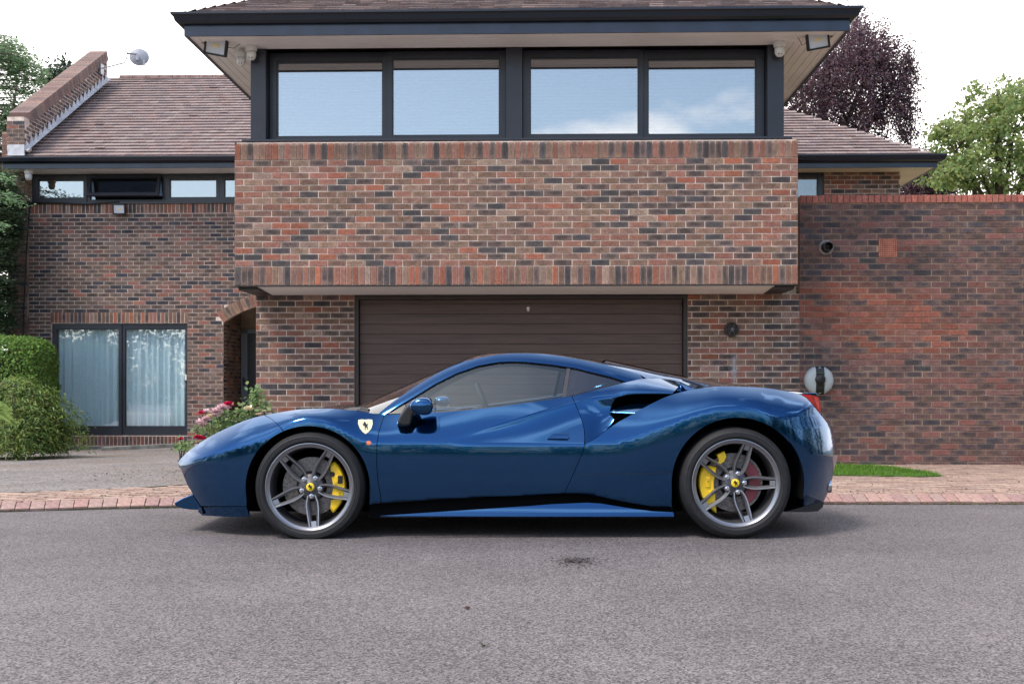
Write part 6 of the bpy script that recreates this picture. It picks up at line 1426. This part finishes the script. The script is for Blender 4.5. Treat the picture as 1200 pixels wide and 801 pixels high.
mb.tube([M @ Vector((0, 0, 0)), (-.5, CY+.37, .66)], .03, 8); mb.build('steering_wheel', M_CABIN, car)

# ---- wheels
def wheel(pxc, pyc, yo, Rt, wdt, ang0, cal, far, sc=1.0):
    C = V(pxc, pyc, yo); cx, cy_, cz = C; root = bpy.data.objects.new('wheel', None); COL.objects.link(root); root.parent = car; BASE[root.name] = Vector(BASE[car.name])
    col = []
    def fin(mb, name, m, par, **k):
        if far: mb.v = [(x, 2*CY-y, z) for x, y, z in mb.v]; mb.f = [f[::-1] for f in mb.f]
        return mb.build(name, m, par, **k)
    def pt(r, a, o): return (cx+r*math.cos(a), cy_+o, cz+r*math.sin(a))
    k = sc
    mb = MB(); rr_ = .278*k
    mb.lathe([(rr_-.004, .004), (rr_+.006, -.012), (rr_+.022, -.017), (rr_+.040, -.014), (Rt-.020, -.004), (Rt-.006, .012), (Rt, .030), (Rt, wdt-.03), (Rt-.008, wdt-.008), (rr_+.03, wdt+.01), (rr_-.01, wdt)], 96, C)
    for i in range(len(mb.v)):
        x, y, z = mb.v[i]
        if z < .002: mb.v[i] = (x, y-.006 if y < cy_+.03 else y, .002)
    fin(mb, 'tyre', M_TYRE, root, smooth=True)
    mb = MB()                                                # fine ribs and lettering band on the sidewall
    for r0 in (rr_+.012, rr_+.034): mb.lathe([(r0, -.0165), (r0+.002, -.0185), (r0+.004, -.0165)], 96, C)
    fin(mb, 'sidewall_rib', M_TYRE, root, smooth=True)
    mb = MB(); mb.lathe([(rr_, .004), (rr_-.002, -.004), (rr_-.007, -.005), (rr_-.012, .002), (rr_-.022, .007), (rr_-.028, .009), (rr_-.031, .016), (rr_-.036, .060), (rr_-.045, .16), (rr_-.03, .22)], 96, C); fin(mb, 'rim', M_RIMLIP, root, angle=35)
    # ten spokes in five pairs
    for i in range(5):
        a0 = R(ang0+72*i)
        for s_ in (1, -1):
            mb = MB(); st_ = [.052, .075, .10, .135, .175, .215, .252]; hs = [.018, .0265, .0325, .0345, .0315, .0275, .0238]; dp = [.040, .036, .032, .027, .021, .015, .010]; vs = []
            for r0, h0, d0 in zip(st_, hs, dp):
                r0 *= k; h0 *= k; e = np.array([math.cos(a0), 0, math.sin(a0)]); q = np.array([-math.sin(a0), 0, math.cos(a0)])*s_; c0 = np.array(C)+e*r0
                for off, dd in ((h0-.014, d0+.040), (h0-.0125, d0+.016), (h0-.001, d0+.0005), (h0+.0062, d0), (h0+.0085, d0+.006), (h0+.0092, d0+.040)): vs.append(tuple(c0+q*off+np.array([0, dd, 0])))
            n = 6; fs = []
            for j in range(len(st_)-1):
                for u in range(n):
                    f = (j*n+u, j*n+(u+1) % n, (j+1)*n+(u+1) % n, (j+1)*n+u); fs.append(f if s_ < 0 else f[::-1])
            fs.append(tuple(range(n))); fs.append(tuple(range((len(st_)-1)*n, len(st_)*n))[::-1]); mb.mesh(vs, fs); fin(mb, 'spoke', M_RIM, root)
        mb = MB(); e0 = pt(.060*k, a0, .022); mb.lathe([(0, -.006), (.0085, -.006), (.0095, .0), (.0095, .03)], 12, e0); mb.lathe([(.0095, .012), (.015, .014), (.016, .03)], 14, e0); fin(mb, 'wheel_bolt', M_BOLT, root, angle=30)
        mb = MB(); e1 = pt(.262*k, a0, .003)
        e = Vector((math.cos(a0), 0, math.sin(a0))); q = Vector((-math.sin(a0), 0, math.cos(a0))); B0 = Vector(pt(.215*k, a0, .024)); B1 = Vector(pt(.252*k, a0, .014))
        mb.prism([B0-q*.016, B0+q*.016, B1+q*.016, B1-q*.016], (0, .03, 0)); fin(mb, 'spoke_web', M_RIM, root)
    mb = MB(); mb.lathe([(0, .030), (.028, .030), (.034, .036), (.060, .041), (.078, .052), (.080, .085), (.0, .085)], 48, C); fin(mb, 'hub', M_HUB, root, angle=40)
    mb = MB(); mb.lathe([(0, .021), (.020, .022), (.0255, .025), (.0265, .032)], 32, C); cap = fin(mb, 'centre_cap', M_CAP, root, angle=50)
    mb = MB(); hp_ = [(cx-.0155+.031*a, cy_+.0195, cz+.0175-.035*b) for a, b in HORSE]
    pts2 = [Vector((p[0], p[2])) for p in hp_]; vv, ee, ff, *_ = geometry.delaunay_2d_cdt(pts2, [(i, (i+1) % len(pts2)) for i in range(len(pts2))], [], 1, 1e-7); mb.mesh([(v.x, cy_+.0195, v.y) for v in vv], [tuple(f) for f in ff]); fin(mb, 'horse_emblem', M_CARBLK, cap)
    # brake
    Rd_ = .183*k; mb = MB(); mb.lathe([(.09, .098), (.096, .092), (Rd_, .092), (Rd_, .122), (.09, .122)], 72, C); dsk = fin(mb, 'brake_disc', M_DISC, root, angle=30)
    mb = MB()
    for ring_i, rr2 in enumerate((.115, .135, .155, .172)):
        for j in range(18): a = 2*PI*j/18+ring_i*.13; mb.lathe([(0, .0912), (.0032, .0912)], 6, (pt(rr2*k, a, 0)))
    mb2 = MB(); mb2.lathe([(0, .068), (.082, .070), (.090, .078), (.092, .10)], 40, C); fin(mb2, 'disc_bell', M_CARBLK, dsk, angle=40); fin(mb, 'disc_hole', M_MATTBLK, dsk, kind='stuff')
    def cal_poly(a0, a1, ro, xin, sgn_x, n=14):
        out = [(ro*k*math.cos(R(a)), ro*k*math.sin(R(a))) for a in np.linspace(a0, a1, n)]; y0, y1 = out[0][1], out[-1][1]
        mid = [(xin*k, y1*.86), (xin*1.06*k, y1*.40), (xin*1.14*k, y1*.12), (xin*1.14*k, y0*.12), (xin*1.06*k, y0*.40), (xin*k, y0*.86)]; return out+mid
    def cal_mesh(name, pl, o0, o1, m, par=root):
        mb = MB(); n = len(pl); c0 = np.mean(pl, 0); ins = [tuple(np.array(p)+(c0-np.array(p))*.10) for p in pl]
        vs = [(cx+a, cy_+o0+.012, cz+b) for a, b in pl]+[(cx+a, cy_+o0, cz+b) for a, b in ins]+[(cx+a, cy_+o1, cz+b) for a, b in pl]
        area_ = sum(pl[i][0]*pl[(i+1) % n][1]-pl[(i+1) % n][0]*pl[i][1] for i in range(n)); fs = [tuple(range(n, 2*n))]
        for i in range(n): j = (i+1) % n; fs += [(i, j, n+j, n+i), (i+2*n, j+2*n, j, i)]
        if area_ < 0: fs = [f[::-1] for f in fs]
        mb.mesh(vs, fs); return fin(mb, name, m, par)
    if cal == 'front':
        c_ = cal_mesh('brake_caliper', cal_poly(-50, 47, .215, .120, 1), .050, .13, M_YEL)
        for (a, b, r) in ((.135, .078, .013), (.132, -.066, .013), (.158, .030, .010), (.158, -.022, .010)): mb = MB(); mb.lathe([(0, .043), (r*.8, .043), (r, .047), (r, .06)], 18, (cx+a*k, cy_, cz+b*k)); mb.lathe([(r, .046), (r+.003, .0455), (r+.003, .06)], 18, (cx+a*k, cy_, cz+b*k)); fin(mb, 'caliper_bolt', M_CARBLK if r > .012 else M_YEL, c_, angle=40)
        mb = MB(); mb.bbox(cx+.17*k, cx+.20*k, cy_+.040, cy_+.06, cz+.02, cz+.07, .004); fin(mb, 'brake_pad', M_CARBLK, c_)
        mb = MB(); mb.bbox(cx+.150*k, cx+.182*k, cy_+.0435, cy_+.052, cz-.075, cz-.030, .004); mb.bbox(cx+.150*k, cx+.185*k, cy_+.0435, cy_+.052, cz+.03, cz+.07, .004); fin(mb, 'caliper_rib', M_YEL, c_)
    else:
        c_ = cal_mesh('brake_caliper', cal_poly(150, 240, .222, -.112, -1), .052, .13, M_YEL)
        for (a, b, r) in ((-.145, .058, .012), (-.150, -.060, .012), (-.165, .010, .009)): mb = MB(); mb.lathe([(0, .045), (r*.8, .045), (r, .049), (r, .06)], 18, (cx+a*k, cy_, cz+b*k)); fin(mb, 'caliper_bolt', M_CARBLK if r < .01 else M_YEL, c_, angle=40)
        mb = MB(); mb.bbox(cx-.182*k, cx-.152*k, cy_+.046, cy_+.056, cz-.03, cz+.035, .004)
        for j in range(5): mb.bbox(cx-.176*k, cx-.158*k, cy_+.043, cy_+.05, cz-.026+j*.012, cz-.020+j*.012, .001)
        fin(mb, 'caliper_rib', M_YEL, c_)
        cal_mesh('parking_caliper', [(.205*k*math.cos(R(a)), .205*k*math.sin(R(a))) for a in np.linspace(107, 122, 5)]+[(.165*k*math.cos(R(a)), .165*k*math.sin(R(a))) for a in (126, 140)]+[(.145*k*math.cos(R(a)), .145*k*math.sin(R(a))) for a in (132, 116)]+[(.17*k*math.cos(R(106)), .17*k*math.sin(R(106)))], .055, .12, M_YEL)
        cal_mesh('disc_sheen', [(.172*k*math.cos(R(a)), .172*k*math.sin(R(a))) for a in np.linspace(-58, 60, 16)]+[(.098*k*math.cos(R(a)), .098*k*math.sin(R(a))) for a in np.linspace(60, -58, 12)], .086, .091, M_REDB)  # added sector painted with the red reflection on the disc
for far in (False, True):
    wheel(362.6, 570.6, .962, .3425, .235, 60, 'front', far); wheel(862.6, 566.0, .968, .3475, .285, 0, 'rear', far)
